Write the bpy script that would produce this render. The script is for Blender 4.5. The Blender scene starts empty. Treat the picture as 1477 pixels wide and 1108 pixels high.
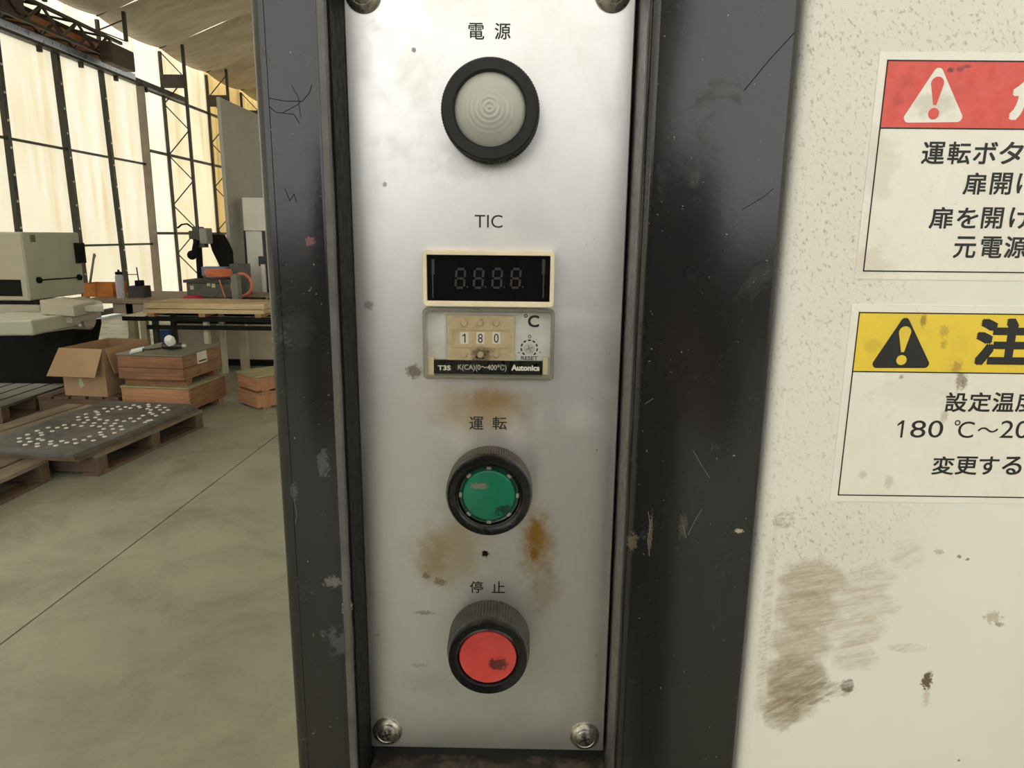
import bpy, bmesh, math, random
from mathutils import Vector, Matrix
random.seed(7)
SC = bpy.context.scene
COL = SC.collection

# ------------------------------------------------------------------ camera
F, CX, CY, CAMZ = 1000.0, 738.5, 554.0, 1.4          # focal length in pixels of the 1477x1108 frame, camera height
def _cv(px, py): return Vector(((px - CX) / F, -(py - CY) / F, -1.0))
_up = -_cv(690, 5200).normalized()                    # vanishing point of the verticals
_a = (752 - CX) / F
_fw = Vector((_a, -(_a * _up.x - _up.z) / _up.y, -1)).normalized()
_rt = _fw.cross(_up)
RW = Matrix((_rt, _fw, _up))                          # camera axes -> world axes (X right, Y into the hall, Z up)
cam = bpy.data.cameras.new('camera')
cam.sensor_fit = 'HORIZONTAL'; cam.sensor_width = 36; cam.lens = F * 36 / 1477
cam.clip_start = 0.01; cam.clip_end = 300
camo = bpy.data.objects.new('camera', cam); COL.objects.link(camo)
camo.matrix_world = Matrix.Translation((0, 0, CAMZ)) @ RW.to_4x4()
SC.camera = camo

def ray(px, py): return RW @ _cv(px, py)
def P(px, py, Y):                                     # point seen at a pixel on the upright plane y = Y
    r = ray(px, py); r = r * (Y / r.y); return Vector((r.x, r.y, r.z + CAMZ))
def PX(px, py, X):                                    # ... on the upright plane x = X
    r = ray(px, py); r = r * (X / r.x); return Vector((r.x, r.y, r.z + CAMZ))
def G(px, py, z=0.0):                                 # ... at height z
    r = ray(px, py); r = r * ((z - CAMZ) / r.z); return Vector((r.x, r.y, z))

# ------------------------------------------------------------------ world, light, exposure
w = bpy.data.worlds.new('sky'); SC.world = w; w.use_nodes = True
bg = w.node_tree.nodes['Background']
bg.inputs[0].default_value = (1.0, 1.0, 0.965, 1); bg.inputs[1].default_value = 2.6
sun = bpy.data.lights.new('sun', 'SUN'); sun.energy = 1.8; sun.angle = math.radians(3); sun.color = (1, .93, .8)
suno = bpy.data.objects.new('sun', sun); COL.objects.link(suno)
suno.rotation_euler = Vector((0.72, -0.25, -0.62)).to_track_quat('-Z', 'Y').to_euler()
SC.view_settings.view_transform = 'Standard'; SC.view_settings.look = 'None'
SC.view_settings.gamma = 1; SC.view_settings.use_curve_mapping = False
SC.view_settings.exposure = 0.0
SC.cycles.max_bounces = 10; SC.cycles.diffuse_bounces = 6; SC.cycles.transmission_bounces = 8
SC.cycles.sample_clamp_indirect = 6

# ------------------------------------------------------------------ material helpers
class Mat:
    def __init__(s, name):
        s.m = bpy.data.materials.new(name); s.m.use_nodes = True
        s.t = s.m.node_tree; s.b = s.t.nodes['Principled BSDF']; s.out = s.t.nodes['Material Output']
        s._pos = None
    def n(s, typ, props=None, **ins):
        nd = s.t.nodes.new(typ)
        for k, v in (props or {}).items(): setattr(nd, k, v)
        for k, v in ins.items():
            key = int(k[1:]) if k[0] == 'i' and k[1:].isdigit() else k
            s.put(nd.inputs[key], v)
        return nd
    def put(s, sock, v):
        if hasattr(v, 'is_output'): s.t.links.new(v, sock)
        else:
            if sock.type == 'RGBA' and len(v) == 3: v = (*v, 1)
            sock.default_value = v
    def set(s, **kw):
        for k, v in kw.items(): s.put(s.b.inputs[k.replace('_', ' ')], v)
        return s
    def pos(s, scale=(1, 1, 1), off=(0, 0, 0), rot=(0, 0, 0), obj=False):
        if obj: src = s.n('ShaderNodeTexCoord').outputs['Object']
        else: src = s.n('ShaderNodeNewGeometry').outputs['Position']
        mp = s.n('ShaderNodeMapping', {'vector_type': 'TEXTURE'} if False else None)
        s.t.links.new(src, mp.inputs[0])
        mp.inputs[1].default_value = off; mp.inputs[2].default_value = rot; mp.inputs[3].default_value = scale
        return mp.outputs[0]
    def turned(s, rot, scale):                         # turn about Y first, then stretch
        a = s.pos(rot=(0, rot, 0)); mp = s.n('ShaderNodeMapping'); s.t.links.new(a, mp.inputs[0]); mp.inputs[3].default_value = scale
        return mp.outputs[0]
    def noise(s, scale, detail=4, rough=.6, vec=None, dist=0, obj=False):
        nd = s.n('ShaderNodeTexNoise', Scale=scale, Detail=detail, Roughness=rough, Distortion=dist)
        s.t.links.new(vec if vec is not None else s.pos(obj=obj), nd.inputs['Vector'])
        return nd.outputs[0]
    def mr(s, v, a, b, c=0., d=1.):
        nd = s.n('ShaderNodeMapRange', {'interpolation_type': 'SMOOTHSTEP'}); s.put(nd.inputs[0], v)
        for i, x in enumerate((a, b, c, d)): nd.inputs[i + 1].default_value = x
        return nd.outputs[0]
    def math(s, op, a, b=0.):
        nd = s.n('ShaderNodeMath', {'operation': op}); s.put(nd.inputs[0], a); s.put(nd.inputs[1], b); return nd.outputs[0]
    def mix(s, fac, a, b):
        nd = s.n('ShaderNodeMix', {'data_type': 'RGBA'}); s.put(nd.inputs[0], fac); s.put(nd.inputs[6], a); s.put(nd.inputs[7], b)
        return nd.outputs[2]
    def blob(s, c, r, soft=.5, wob=.5, wscale=60):     # an uneven spot round the point c with radii r
        v = s.n('ShaderNodeVectorMath', {'operation': 'SUBTRACT'}, i0=s.n('ShaderNodeNewGeometry').outputs['Position'], i1=tuple(c))
        v = s.n('ShaderNodeVectorMath', {'operation': 'DIVIDE'}, i0=v.outputs[0], i1=tuple(r))
        l = s.n('ShaderNodeVectorMath', {'operation': 'LENGTH'}, i0=v.outputs[0]).outputs['Value']
        wscale = 1.3 / min(r[0], r[2])
        if wob: l = s.math('ADD', l, s.math('MULTIPLY', s.math('SUBTRACT', s.noise(wscale, 5, .65), .5), 4.5 * wob))
        return s.mr(l, 1 + soft / 2, 1 - soft / 2)
    def bump(s, h, strength=.3, dist=.01):
        nd = s.n('ShaderNodeBump', Strength=strength, Distance=dist, Height=h)
        s.t.links.new(nd.outputs[0], s.b.inputs['Normal']); return s

MATS = {}
def paint(name, col, rough=.5, metal=0., var=.25, scale=6., dark=None, spec=.5, bump=0., obj=False, stretch=(1, 1, 1)):
    if name in MATS: return MATS[name].m
    k = Mat(name); v = k.pos(stretch, obj=obj)
    f = k.mr(k.noise(scale, 6, .65, v), .35, .75)
    d = dark or tuple(c * .55 for c in col)
    k.set(Base_Color=k.mix(k.math('MULTIPLY', f, var * 2 if var < .5 else 1.), col, d), Metallic=metal)
    k.set(Roughness=k.mr(k.noise(scale * 2.3, 3, .6, v), .3, .7, max(.03, rough - .08), min(1, rough + .08)))
    k.b.inputs['Specular IOR Level'].default_value = spec
    if bump: k.bump(k.noise(scale * 8, 4, .6, v), .4, bump)
    MATS[name] = k; return k.m

def fabric(name, col, dark, trans=.7, streak=.5):       # daylight coming through sheet
    k = Mat(name)
    v = k.pos((3, 3, .35)); f = k.mr(k.noise(1.3, 6, .62, v), .40, .78, 0, streak)
    g = k.mr(k.noise(.35, 3, .5), .35, .7, 0, streak * .6)
    c = k.mix(k.math('MAXIMUM', f, g), col, dark)
    d = k.n('ShaderNodeBsdfDiffuse', Color=c); t = k.n('ShaderNodeBsdfTranslucent', Color=c)
    m = k.n('ShaderNodeMixShader', i0=trans, i1=d.outputs[0], i2=t.outputs[0])
    k.t.links.new(m.outputs[0], k.out.inputs[0]); MATS[name] = k; return k.m

def wood(name, col, dark, axis=0, scale=3.):
    k = Mat(name); st = [14, 14, 14]; st[axis] = 1.2
    v = k.pos(tuple(st), obj=True); f = k.mr(k.noise(scale, 6, .65, v, .6), .3, .75)
    g = k.mr(k.noise(2.2, 4, .6), .35, .75, 0, .7)
    k.set(Base_Color=k.mix(g, k.mix(f, col, dark), tuple(x * .55 for x in dark)), Roughness=.8); MATS[name] = k
    k.bump(f, .2, .004)
    return k.m

# ------------------------------------------------------------------ mesh helpers
class B:
    def __init__(s): s.v = []; s.f = []; s.sm = []
    def add(s, vs, fs, smooth=False):
        o = len(s.v); s.v += [Vector(x) for x in vs]
        for f in fs: s.f.append([i + o for i in f]); s.sm.append(smooth)
        return s
    def box(s, a, b, rot=None):
        x0, x1 = sorted((a[0], b[0])); y0, y1 = sorted((a[1], b[1])); z0, z1 = sorted((a[2], b[2]))
        vs = [Vector(p) for p in ((x0, y0, z0), (x1, y0, z0), (x1, y1, z0), (x0, y1, z0), (x0, y0, z1), (x1, y0, z1), (x1, y1, z1), (x0, y1, z1))]
        return s.hexa(vs)
    def hexa(s, vs): return s.add(vs, [(0, 3, 2, 1), (4, 5, 6, 7), (0, 1, 5, 4), (1, 2, 6, 5), (2, 3, 7, 6), (3, 0, 4, 7)])
    def bar(s, p, q, w, h=None, up=(0, 0, 1)):         # straight bar of rectangular section
        p, q = Vector(p), Vector(q); d = (q - p).normalized(); u = Vector(up)
        if abs(d.dot(u)) > .95: u = Vector((1, 0, 0))
        a = d.cross(u).normalized() * (w / 2); b = a.cross(d).normalized() * ((h or w) / 2)
        return s.hexa([p - a - b, q - a - b, q + a - b, p + a - b, p - a + b, q - a + b, q + a + b, p + a + b])
    def prism(s, poly, vec):                           # planar outline pushed along vec
        n = len(poly); vec = Vector(vec); vs = [Vector(p) for p in poly] + [Vector(p) + vec for p in poly]
        return s.add(vs, [tuple(range(n))[::-1], tuple(range(n, 2 * n))] + [(i, (i + 1) % n, n + (i + 1) % n, n + i) for i in range(n)])
    def tube(s, pts, r, n=8, cap=True):
        pts = [Vector(p) for p in pts]; rings = []; o = len(s.v); ref = None
        for i, p in enumerate(pts):
            d = (pts[min(i + 1, len(pts) - 1)] - pts[max(i - 1, 0)]).normalized()
            if ref is None: ref = Vector((0, 0, 1)) if abs(d.z) < .9 else Vector((1, 0, 0))
            a = d.cross(ref).normalized(); b = a.cross(d).normalized(); ref = b
            rr = r[i] if isinstance(r, (list, tuple)) else r
            rings.append([p + (a * math.cos(t) + b * math.sin(t)) * rr for t in [2 * math.pi * k / n for k in range(n)]])
        vs = [v for ring in rings for v in ring]; fs = []
        for i in range(len(pts) - 1):
            for k in range(n): fs.append((i * n + k, i * n + (k + 1) % n, (i + 1) * n + (k + 1) % n, (i + 1) * n + k))
        s.add(vs, fs, True)
        if cap: s.add(rings[0], [tuple(range(n))]); s.add(rings[-1], [tuple(range(n))[::-1]])
        return s
    def lathe(s, c, prof, seg=64, ax='y-', kn=()):     # prof: (radius, advance along axis); kn: ridged profile points
        c = Vector(c); o = []
        A = {'y-': (Vector((1, 0, 0)), Vector((0, 0, 1)), Vector((0, -1, 0))), 'z': (Vector((1, 0, 0)), Vector((0, 1, 0)), Vector((0, 0, 1))),
             'x': (Vector((0, 1, 0)), Vector((0, 0, 1)), Vector((1, 0, 0)))}[ax]
        for j, (r, d) in enumerate(prof):
            for i in range(seg):
                rr = r * (1 - .045 * (i % 2)) if j in kn else r; t = 2 * math.pi * i / seg
                o.append(c + A[0] * rr * math.cos(t) + A[1] * rr * math.sin(t) + A[2] * d)
        fs = []
        for j in range(len(prof) - 1):
            for i in range(seg): fs.append((j * seg + i, j * seg + (i + 1) % seg, (j + 1) * seg + (i + 1) % seg, (j + 1) * seg + i))
        return s.add(o, fs, True)
    def cyl(s, p, q, r, n=16): return s.tube([p, q], r, n)
    def build(s, name, mat, parent=None, local=False, bevel=0., seg=2, autosmooth=35):
        me = bpy.data.meshes.new(name)
        off = Vector(parent_base(parent)) if (parent is not None and not local) else Vector((0, 0, 0))
        me.from_pydata([v - off for v in s.v], [], s.f); me.update()
        for p, f in zip(me.polygons, s.sm): p.use_smooth = f
        bm = bmesh.new(); bm.from_mesh(me); bmesh.ops.remove_doubles(bm, verts=bm.verts, dist=1e-7)
        if len(s.v) < 60000: bmesh.ops.recalc_face_normals(bm, faces=bm.faces)
        for e in bm.edges:
            if len(e.link_faces) == 2 and e.calc_face_angle(0) > math.radians(autosmooth): e.smooth = False
        bm.to_mesh(me); bm.free()
        o = bpy.data.objects.new(name, me); COL.objects.link(o)
        if mat is not None: me.materials.append(mat)
        if parent is not None: o.parent = parent
        if bevel:
            m = o.modifiers.new('bevel', 'BEVEL'); m.width = bevel; m.segments = seg; m.limit_method = 'ANGLE'; m.angle_limit = math.radians(40)
            m.harden_normals = False
            for p in me.polygons: p.use_smooth = p.use_smooth
        return o
def parent_base(p):
    l = Vector((0, 0, 0))
    while p is not None: l = l + p.location; p = p.parent
    return l
def thing(name, label, cat, loc=(0, 0, 0), rotz=0., group=None):
    o = bpy.data.objects.new(name, None); COL.objects.link(o); o.empty_display_size = .05
    o.location = loc; o.rotation_euler = (0, 0, rotz); tag(o, label, cat, group); return o
def tag(o, label, cat, group=None):
    o['label'] = label; o['category'] = cat
    if group: o['group'] = group
    return o
def struct(o, label=None, cat=None):
    o['kind'] = 'structure'
    if label: o['label'] = label
    if cat: o['category'] = cat
    return o
def share(src, loc, parent, rot=None):
    o = src.copy(); COL.objects.link(o); o.parent = parent; o.location = loc
    if rot is not None: o.rotation_euler = rot
    return o
def pbox(px0, py0, px1, py1, Y, depth, b=None):        # upright box whose front spans these pixels at distance Y
    m = (py0 + py1) / 2; l = P(px0, m, Y).x; r = P(px1, m, Y).x; mx = (px0 + px1) / 2
    return (b or B()).box((l, Y, P(mx, py1, Y).z), (r, Y + depth, P(mx, py0, Y).z))

_tc = {}
def text_mesh(body, off=0.):
    k = (body, off)
    if k in _tc: return _tc[k]
    cu = bpy.data.curves.new('lettering', 'FONT'); cu.body = body; cu.size = 1; cu.offset = off; cu.resolution_u = 4
    o = bpy.data.objects.new('lettering', cu); COL.objects.link(o); bpy.context.view_layer.update()
    me = bpy.data.meshes.new_from_object(o.evaluated_get(bpy.context.evaluated_depsgraph_get()))
    vs = [v.co.copy() for v in me.vertices]; fs = [tuple(p.vertices) for p in me.polygons]
    bpy.data.objects.remove(o); bpy.data.curves.remove(cu); bpy.data.meshes.remove(me)
    x0 = min(v.x for v in vs); x1 = max(v.x for v in vs); y0 = min(v.y for v in vs); y1 = max(v.y for v in vs)
    _tc[k] = ([((v.x - x0) / (x1 - x0), (v.y - y0) / (y1 - y0)) for v in vs], fs); return _tc[k]
def print_on(b, body, px0, py0, px1, py1, Y, bold=0.):  # flat lettering fitted to a pixel box on the plane y = Y
    vs, fs = text_mesh(body); my = (py0 + py1) / 2; mx = (px0 + px1) / 2
    l, r = P(px0, my, Y).x, P(px1, my, Y).x; t, d = P(mx, py0, Y).z, P(mx, py1, Y).z
    h = t - d; bo = bold * h                         # heavier strokes: the outline repeated a hair apart
    for n_, (dx, dz) in enumerate([(i, j) for i in (-1, 0, 1) for j in (-1, 0, 1)] if bold > .02 else [(1, 1), (1, -1), (-1, 1), (-1, -1)] if bold else [(0, 0)]):
        b.add([(l + bo + u * (r - l - 2 * bo) + dx * bo, Y - n_ * 5e-6, d + bo + v * (h - 2 * bo) + dz * bo) for u, v in vs], fs)
    return b

def one(b, px, py0, py1, w_, Y, sw):                   # figure 1 with a slanted flag and no foot
    t, d = P(px, py0, Y).z, P(px, py1, Y).z; x = P(px, py0, Y).x + w_ * .00008; h = t - d; e = h * sw
    b.prism([(x - e / 2, Y, d), (x + e / 2, Y, d), (x + e / 2, Y, t), (x - e / 2, Y, t)], (0, .00002, 0))
    return b.prism([(x - e / 2, Y - .00001, t), (x - e * .6 - h * .22, Y - .00001, t - h * .22), (x - e * .6 - h * .22, Y - .00001, t - h * .22 - e * .9), (x - e / 2, Y - .00001, t - h * .05 - e)], (0, .00002, 0))

# ================================================================== SETTING
# floor: two concrete slabs with a sawn joint between them
concrete = Mat('concrete')
k = concrete
big = k.mr(k.noise(.55, 5, .6), .38, .68); mid = k.mr(k.noise(2.6, 7, .68, dist=.4), .36, .72); fine = k.noise(60, 5, .7)
c = k.mix(big, (.41, .425, .325), (.28, .295, .235)); c = k.mix(k.math('MULTIPLY', mid, .55), c, (.185, .175, .145))
c = k.mix(k.mr(k.noise(1.1, 4, .6, k.pos(off=(7, 3, 0))), .55, .75, 0, .5), c, (.24, .27, .235))
c = k.mix(k.math('MULTIPLY', fine, .3), c, (.18, .17, .14))
k.set(Base_Color=c, Roughness=k.mr(mid, 0, 1, .30, .52)); k.bump(fine, .08, .003)
ja, jb = G(390, 635), G(0, 930); jd = (jb - ja).normalized(); jn = Vector((-jd.y, jd.x, 0))
if jn.x < 0: jn = -jn
floor = struct(B().box((-40, -40, -.2), (40, 60, -.012)).build('floor', paint('joint_dirt', (.05, .045, .035), .9)))
for s in (-1, 1):
    q = [ja + jd * t + jn * (s * .004) for t in (-60, 60)]; q += [q[1] + jn * s * 45, q[0] + jn * s * 45]
    if s < 0: q = q[::-1]
    B().prism([v + Vector((0, 0, -.012)) for v in q], (0, 0, .012)).build('floor_slab', concrete.m, floor)

# tent hall -----------------------------------------------------------
XW = -7.0; YF = [-9.73 + 2 * i for i in range(11)] + [12.27, 14.28, 16.3, 18.23, 20.2, 22.2, 24.2]; Y0H, Y1H, EV = YF[0], YF[-1], 4.78
def zr(X): u = (X - 1.25) / 8.25; return EV + 1.8 * (1 - u * u)
white_fab = fabric('wall_sheet', (.95, .935, .88), (.80, .74, .60), .72, .75)
mid_fab = fabric('aged_sheet', (.93, .89, .78), (.76, .68, .48), .68, .75)
old_fab = fabric('old_sheet', (.86, .74, .48), (.52, .40, .20), .62, .8)
door_fab = fabric('door_sheet', (.95, .935, .88), (.86, .77, .58), .62, .85)
roof_fab = fabric('roof_sheet', (.90, .84, .74), (.8, .72, .58), .42, .5)
steel_dk = paint('dark_steel', (.035, .03, .022), .5, .2, .3, 5)
brown_st = paint('brown_steel', (.05, .028, .018), .55, .1, .3, 5)
xs = [-7 + 16.5 * i / 24 for i in range(25)]
ceil = B()
ceil.add([(x, y, zr(x) + .12) for y in (Y0H, Y1H) for x in xs], [(i, i + 1, 26 + i, 25 + i) for i in range(24)], True)
ceil = struct(ceil.build('ceiling', roof_fab))
lin = Mat('lining'); v = lin.pos((1, 4, 1)); f = lin.mr(lin.noise(1.2, 5, .6, v, .8), .35, .7)
lin.set(Base_Color=lin.mix(f, (.58, .50, .39), (.44, .37, .28)), Roughness=.75); lin.bump(lin.noise(2.2, 4, .6, v, 1.5), .5, .12)
xl = [-6.99] + [-6.60 + (9.0 + 6.60) * (i / 39) ** 1.25 for i in range(40)]
for y0, y1 in zip(YF[5:-1], YF[6:]):                  # grey-brown inner sheets sagging between frames; near bays unseen, added to dim the hall
    b = B(); vs = []; n = 13
    for i, x in enumerate(xl):
        for j in range(n):
            t = j / (n - 1); sag = 4 * t * (1 - t)
            z = zr(x) + .02 - (.12 + .20 * min(1, i / 8)) * sag ** .8 + .02 * math.sin(t * 9 + x * 2.3)
            if i == 0: z = EV + .06 - .08 * sag
            elif i < 5: z -= (.10, .08, .05, .03)[i - 1] * sag
            vs.append((x, y0 + .003 + (y1 - y0 - .006) * t, z))
    b.add(vs, [(i * n + j, i * n + j + 1, (i + 1) * n + j + 1, (i + 1) * n + j) for i in range(40) for j in range(n - 1)], True)
    o = b.build('lining_sheet', lin.m, ceil)

wall = struct(B().box((XW - .25, Y0H, 0), (XW - .12, Y1H, .04)).build('wall_left', steel_dk))
DOOR0, DOOR1 = 6.6, 13.55
for i, (y0, y1) in enumerate(zip(YF[:-1], YF[1:])):    # sheet panels between the posts
    z0 = 4.02 if (y0 > 5.6 and y1 < 13.0) else .04
    m = old_fab if y0 > 16 else (mid_fab if y0 > 14 else white_fab)
    if 11 < y0 < 13:
        B().box((XW - .06, y0, 4.02), (XW - .05, DOOR1 - .15, EV + .15)).build('sheet_panel', m, wall)
        B().box((XW - .06, DOOR1 - .15, .04), (XW - .05, y1, EV + .15)).build('sheet_panel', m, wall)
        continue
    B().box((XW - .06, y0, z0), (XW - .05, y1, EV + .15)).build('sheet_panel', m, wall)
for z in (1.36, 2.88, 3.98):
    B().box((XW - .04, DOOR1, z - .025), (XW, Y1H, z + .025)).build('girt', steel_dk, wall)
    if z < 3.9: B().box((XW - .04, Y0H, z - .025), (XW, DOOR0, z + .025)).build('girt', steel_dk, wall)

def lattice(b, p0, p1, off, step, r, first=0):         # zigzag bracing between two parallel chords
    p0, p1, off = Vector(p0), Vector(p1), Vector(off); L = (p1 - p0).length; n = max(2, round(L / step))
    for i in range(n):
        a = p0.lerp(p1, i / n); c = p0.lerp(p1, (i + 1) / n)
        if (i + first) % 2 == 0: b.bar(a, c + off, r)
        else: b.bar(a + off, c, r)
for i, y in enumerate(YF[10:17]):                       # portal frames: lattice post and curved rafter
    over_door = DOOR0 < y < DOOR1
    z0 = 4.45 if over_door else 0
    t = struct(B().bar((XW, y, z0), (XW, y, EV), .05).build('trim_%d' % (i + 1), steel_dk))
    t['label'] = 'dark lattice post and rafter of the tent hall'
    B().bar((XW + .45, y, z0), (XW + .45, y, EV + .12), .05).build('chord', steel_dk, t)
    b = B(); lattice(b, (XW, y, z0), (XW, y, EV), (.45, 0, 0), .47, .018, i); b.build('brace', steel_dk, t)
    b = B(); pr = [(x, y, zr(x) + .06) for x in xs]; b.tube(pr, .022, 6); b.build('rafter_chord', steel_dk, t)
    if not over_door:
        B().box((XW + .03, y - .03, 4.12), (XW + .42, y + .01, 4.36)).build('gusset_plate', brown_st, t)
for nm, a, b_ in (('wall_right', (9.5, Y0H, 0), (9.6, Y1H, EV + .15)), ('wall_back', (-7.1, Y1H, 0), (9.6, Y1H + .1, 6.8))):
    struct(B().box(a, b_).build(nm, white_fab))
struct(B().box((-7.1, Y0H - .1, 0), (9.6, Y0H, 1.35)).build('wall_front', paint('unseen_wall_dark', (.06, .06, .06), .6)))  # unseen low end wall, height set to shape light and reflections

# sliding door ---------------------------------------------------------
XD = XW + .08
leaf_fr = paint('door_frame_steel', (.035, .033, .024), .45, .3, .2, 4)
door = struct(B().box((XD - .03, DOOR0, .03), (XD + .03, DOOR1, .12)).build('door_1', leaf_fr), 'tall sliding door of cream translucent sheets in a black steel frame', 'door')
mull = [((0, 108), (27, 333)), ((78, 68), (121, 407)), ((145, 100), (184, 425)), ((204, 128), (229, 420))]
lines = []
for (a, b_) in mull:
    p, q = PX(*a, XD), PX(*b_, XD); d = (q - p) / (q.z - p.z); lines.append((p + d * (4.0 - p.z), p + d * (.1 - p.z)))
st = lines[1][0] - lines[0][0]; sb = lines[1][1] - lines[0][1]
for n_ in (1, 2): lines.insert(0, (lines[0][0] - st, lines[0][1] - sb))
for i, (p, q) in enumerate(lines):
    B().bar(p, q, .07, .09 if i in (3, ) else .065, (1, 0, 0)).build('mullion', leaf_fr, door)
for z in (1.165, 2.60):
    for (p, q), (p2, q2) in zip(lines[:-1], lines[1:]):
        t = (z - .1) / 3.9; B().bar(q.lerp(p, t), q2.lerp(p2, t), .03, .035).build('cross_bar', leaf_fr, door)
for (p, q), (p2, q2) in zip(lines[:-1], lines[1:]):
    o = Vector((-.045, 0, 0)); B().prism([p + o, q + o, q2 + o, p2 + o], (-.006, 0, 0)).build('door_sheet', door_fab, door)
(p, q) = lines[-1]; o = Vector((.02, -.07, 0))
B().bar(p + o + Vector((0, -.02, 0)), q + o, .02, .16, (1, 0, 0)).build('edge_strip', paint('edge_strip', (.30, .25, .19), .7), door)
for i, (p, q) in enumerate(lines[2:5]):
    for t in [.12 + .09 * j for j in range(9)]:
        c = p.lerp(q, t) + Vector((.04, -.01, 0)); B().lathe(c, [(.0, .012), (.016, .01), (.02, 0)], 8, 'x').build('bolt', paint('zinc', (.55, .55, .5), .4, .6), door)
rail = thing('door_rail', 'pale blue steel track running above the sliding door', 'rail', (XD, 10, 3.99))
B().box((XD + .02, 5.5, 3.99), (XD + .11, 12.95, 4.09)).build('track', paint('track_blue', (.66, .74, .98), .32, .85, .08, 3), rail, bevel=.006)
B().box((XD + .0, 5.5, 3.945), (XD + .12, 14.9, 3.985)).build('lower_lip', steel_dk, rail)
B().box((XD + .03, 12.96, 3.99), (XD + .09, 14.9, 4.05)).build('track_end', steel_dk, rail)
for i in range(6):
    y = 8.6 + i * .95; B().box((XD + .02, y, 3.87), (XD + .08, y + .05, 3.944)).build('hanger', steel_dk, rail)
ya, yb, za, zb = 6.0, 12.2, 4.11, 4.40
beam = struct(B().bar((XW + .40, ya, zb), (XW + .40, yb, zb), .045).build('trim_9', brown_st), 'dark brown lattice box truss above the sliding door')
for x, z in ((XW + .08, za), (XW + .08, zb), (XW + .40, za)): B().bar((x, ya, z), (x, yb, z), .045).build('chord', brown_st, beam)
for off, p in (((0, 0, zb - za), (XW + .40, ya, za)), ((0, 0, zb - za), (XW + .08, ya, za)), ((.32, 0, 0), (XW + .08, ya, za)), ((.32, 0, 0), (XW + .08, ya, zb))):
    for r_ in range(16):
        st_ = (yb - ya) / 16; y = ya + r_ * st_; a = Vector((p[0], y, p[2])); e = Vector((0, st_, 0)); of = Vector(off)
        B().bar(a + (of if r_ % 2 else of * 0), a + e + (of * 0 if r_ % 2 else of), .03).build('brace', brown_st, beam)
B().box((XW + .02, ya, za - .02), (XW + .03, yb, zb + .01)).build('backing_sheet', fabric('brown_sheet', (.42, .26, .16), (.30, .16, .09), .5, .5), beam)
B().box((XW + .42, 11.5, 3.96), (XW + .60, 12.2, 4.27)).build('drive_box', brown_st, beam, bevel=.02)
B().box((XW + .14, 9.5, 4.14), (XW + .38, 9.95, 4.52)).build('drive_box', brown_st, beam, bevel=.02)

# ================================================================== MACHINE FRONT
YP, YFR, YD = .260, .238, .2425                       # faceplate, black frame face, white door face
ZC = CAMZ
# --- materials
alu = Mat('satin_aluminium'); k = alu
br = k.noise(900, 3, .6, k.pos((1, 1, .25))); g2 = k.mr(k.noise(45, 6, .7), .4, .75)
c = k.mix(k.math('MULTIPLY', br, .35), (.80, .795, .785), (.62, .615, .61)); c = k.mix(k.math('MULTIPLY', g2, .14), c, (.45, .42, .36))
def pl(px, py): return P(px, py, YP)
def rad(rx, ry): return (rx * .000262, 1.0, ry * .000268)
for (px, py, rx, ry, a, cc, sf, wb) in [
        (697, 588, 58, 32, .75, (.56, .38, .17), 1.6, .35), (712, 575, 30, 12, .6, (.50, .31, .10), 1.4, .5), (775, 785, 22, 46, .85, (.52, .33, .12), 1.5, .45), (772, 772, 12, 26, .9, (.46, .23, .045), 1.2, .6), (770, 800, 6, 10, .8, (.40, .20, .05), .8, .6),
        (785, 850, 22, 36, .5, (.46, .36, .2), 1.5, .45), (655, 795, 50, 48, .65, (.52, .40, .22), 1.6, .45), (625, 805, 18, 34, .6, (.42, .29, .13), 1.4, .6), (640, 785, 22, 14, .3, (.55, .42, .22), 1.4, .6),
        (640, 500, 40, 60, .25, (.5, .44, .32), 1.3, .5), (597, 536, 10, 9, .8, (.22, .17, .1), .8, .6), (635, 840, 9, 6, .7, (.28, .2, .1), .9, .6),
        (612, 884, 14, 3, .5, (.12, .1, .08), .8, .7), (615, 830, 6, 5, .7, (.25, .17, .08), .8, .6), (625, 985, 40, 18, .22, (.35, .32, .26), 1.5, .6),
        (706, 645, 70, 14, .35, (.75, .73, .68), 1., .4), (597, 72, 3, 3, .8, (.15, .12, .1), .6, .3), (668, 240, 40, 16, .25, (.35, .32, .28), 1.4, .6),
        (532, 440, 6, 6, .7, (.3, .25, .18), .8, .6), (700, 799, 6, 5, 1., (.02, .015, .01), .5, .5), (555, 266, 3, 3, .7, (.2, .17, .12), .6, .3), (604, 960, 10, 3, .3, (.2, .18, .14), 1.2, .9)]:
    c = k.mix(k.math('MULTIPLY', k.blob(pl(px, py), rad(rx, ry), sf, wb, 130), a), c, cc)
sp = k.mr(k.noise(260, 4, .6), .70, .76); c = k.mix(k.math('MULTIPLY', sp, k.mr(k.noise(14, 3, .6), .5, .62, 0, .7)), c, (.2, .17, .13))
k.set(Base_Color=c, Metallic=.98, Roughness=k.mr(g2, 0, 1, .39, .47)); k.bump(br, .05, .0004)

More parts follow.
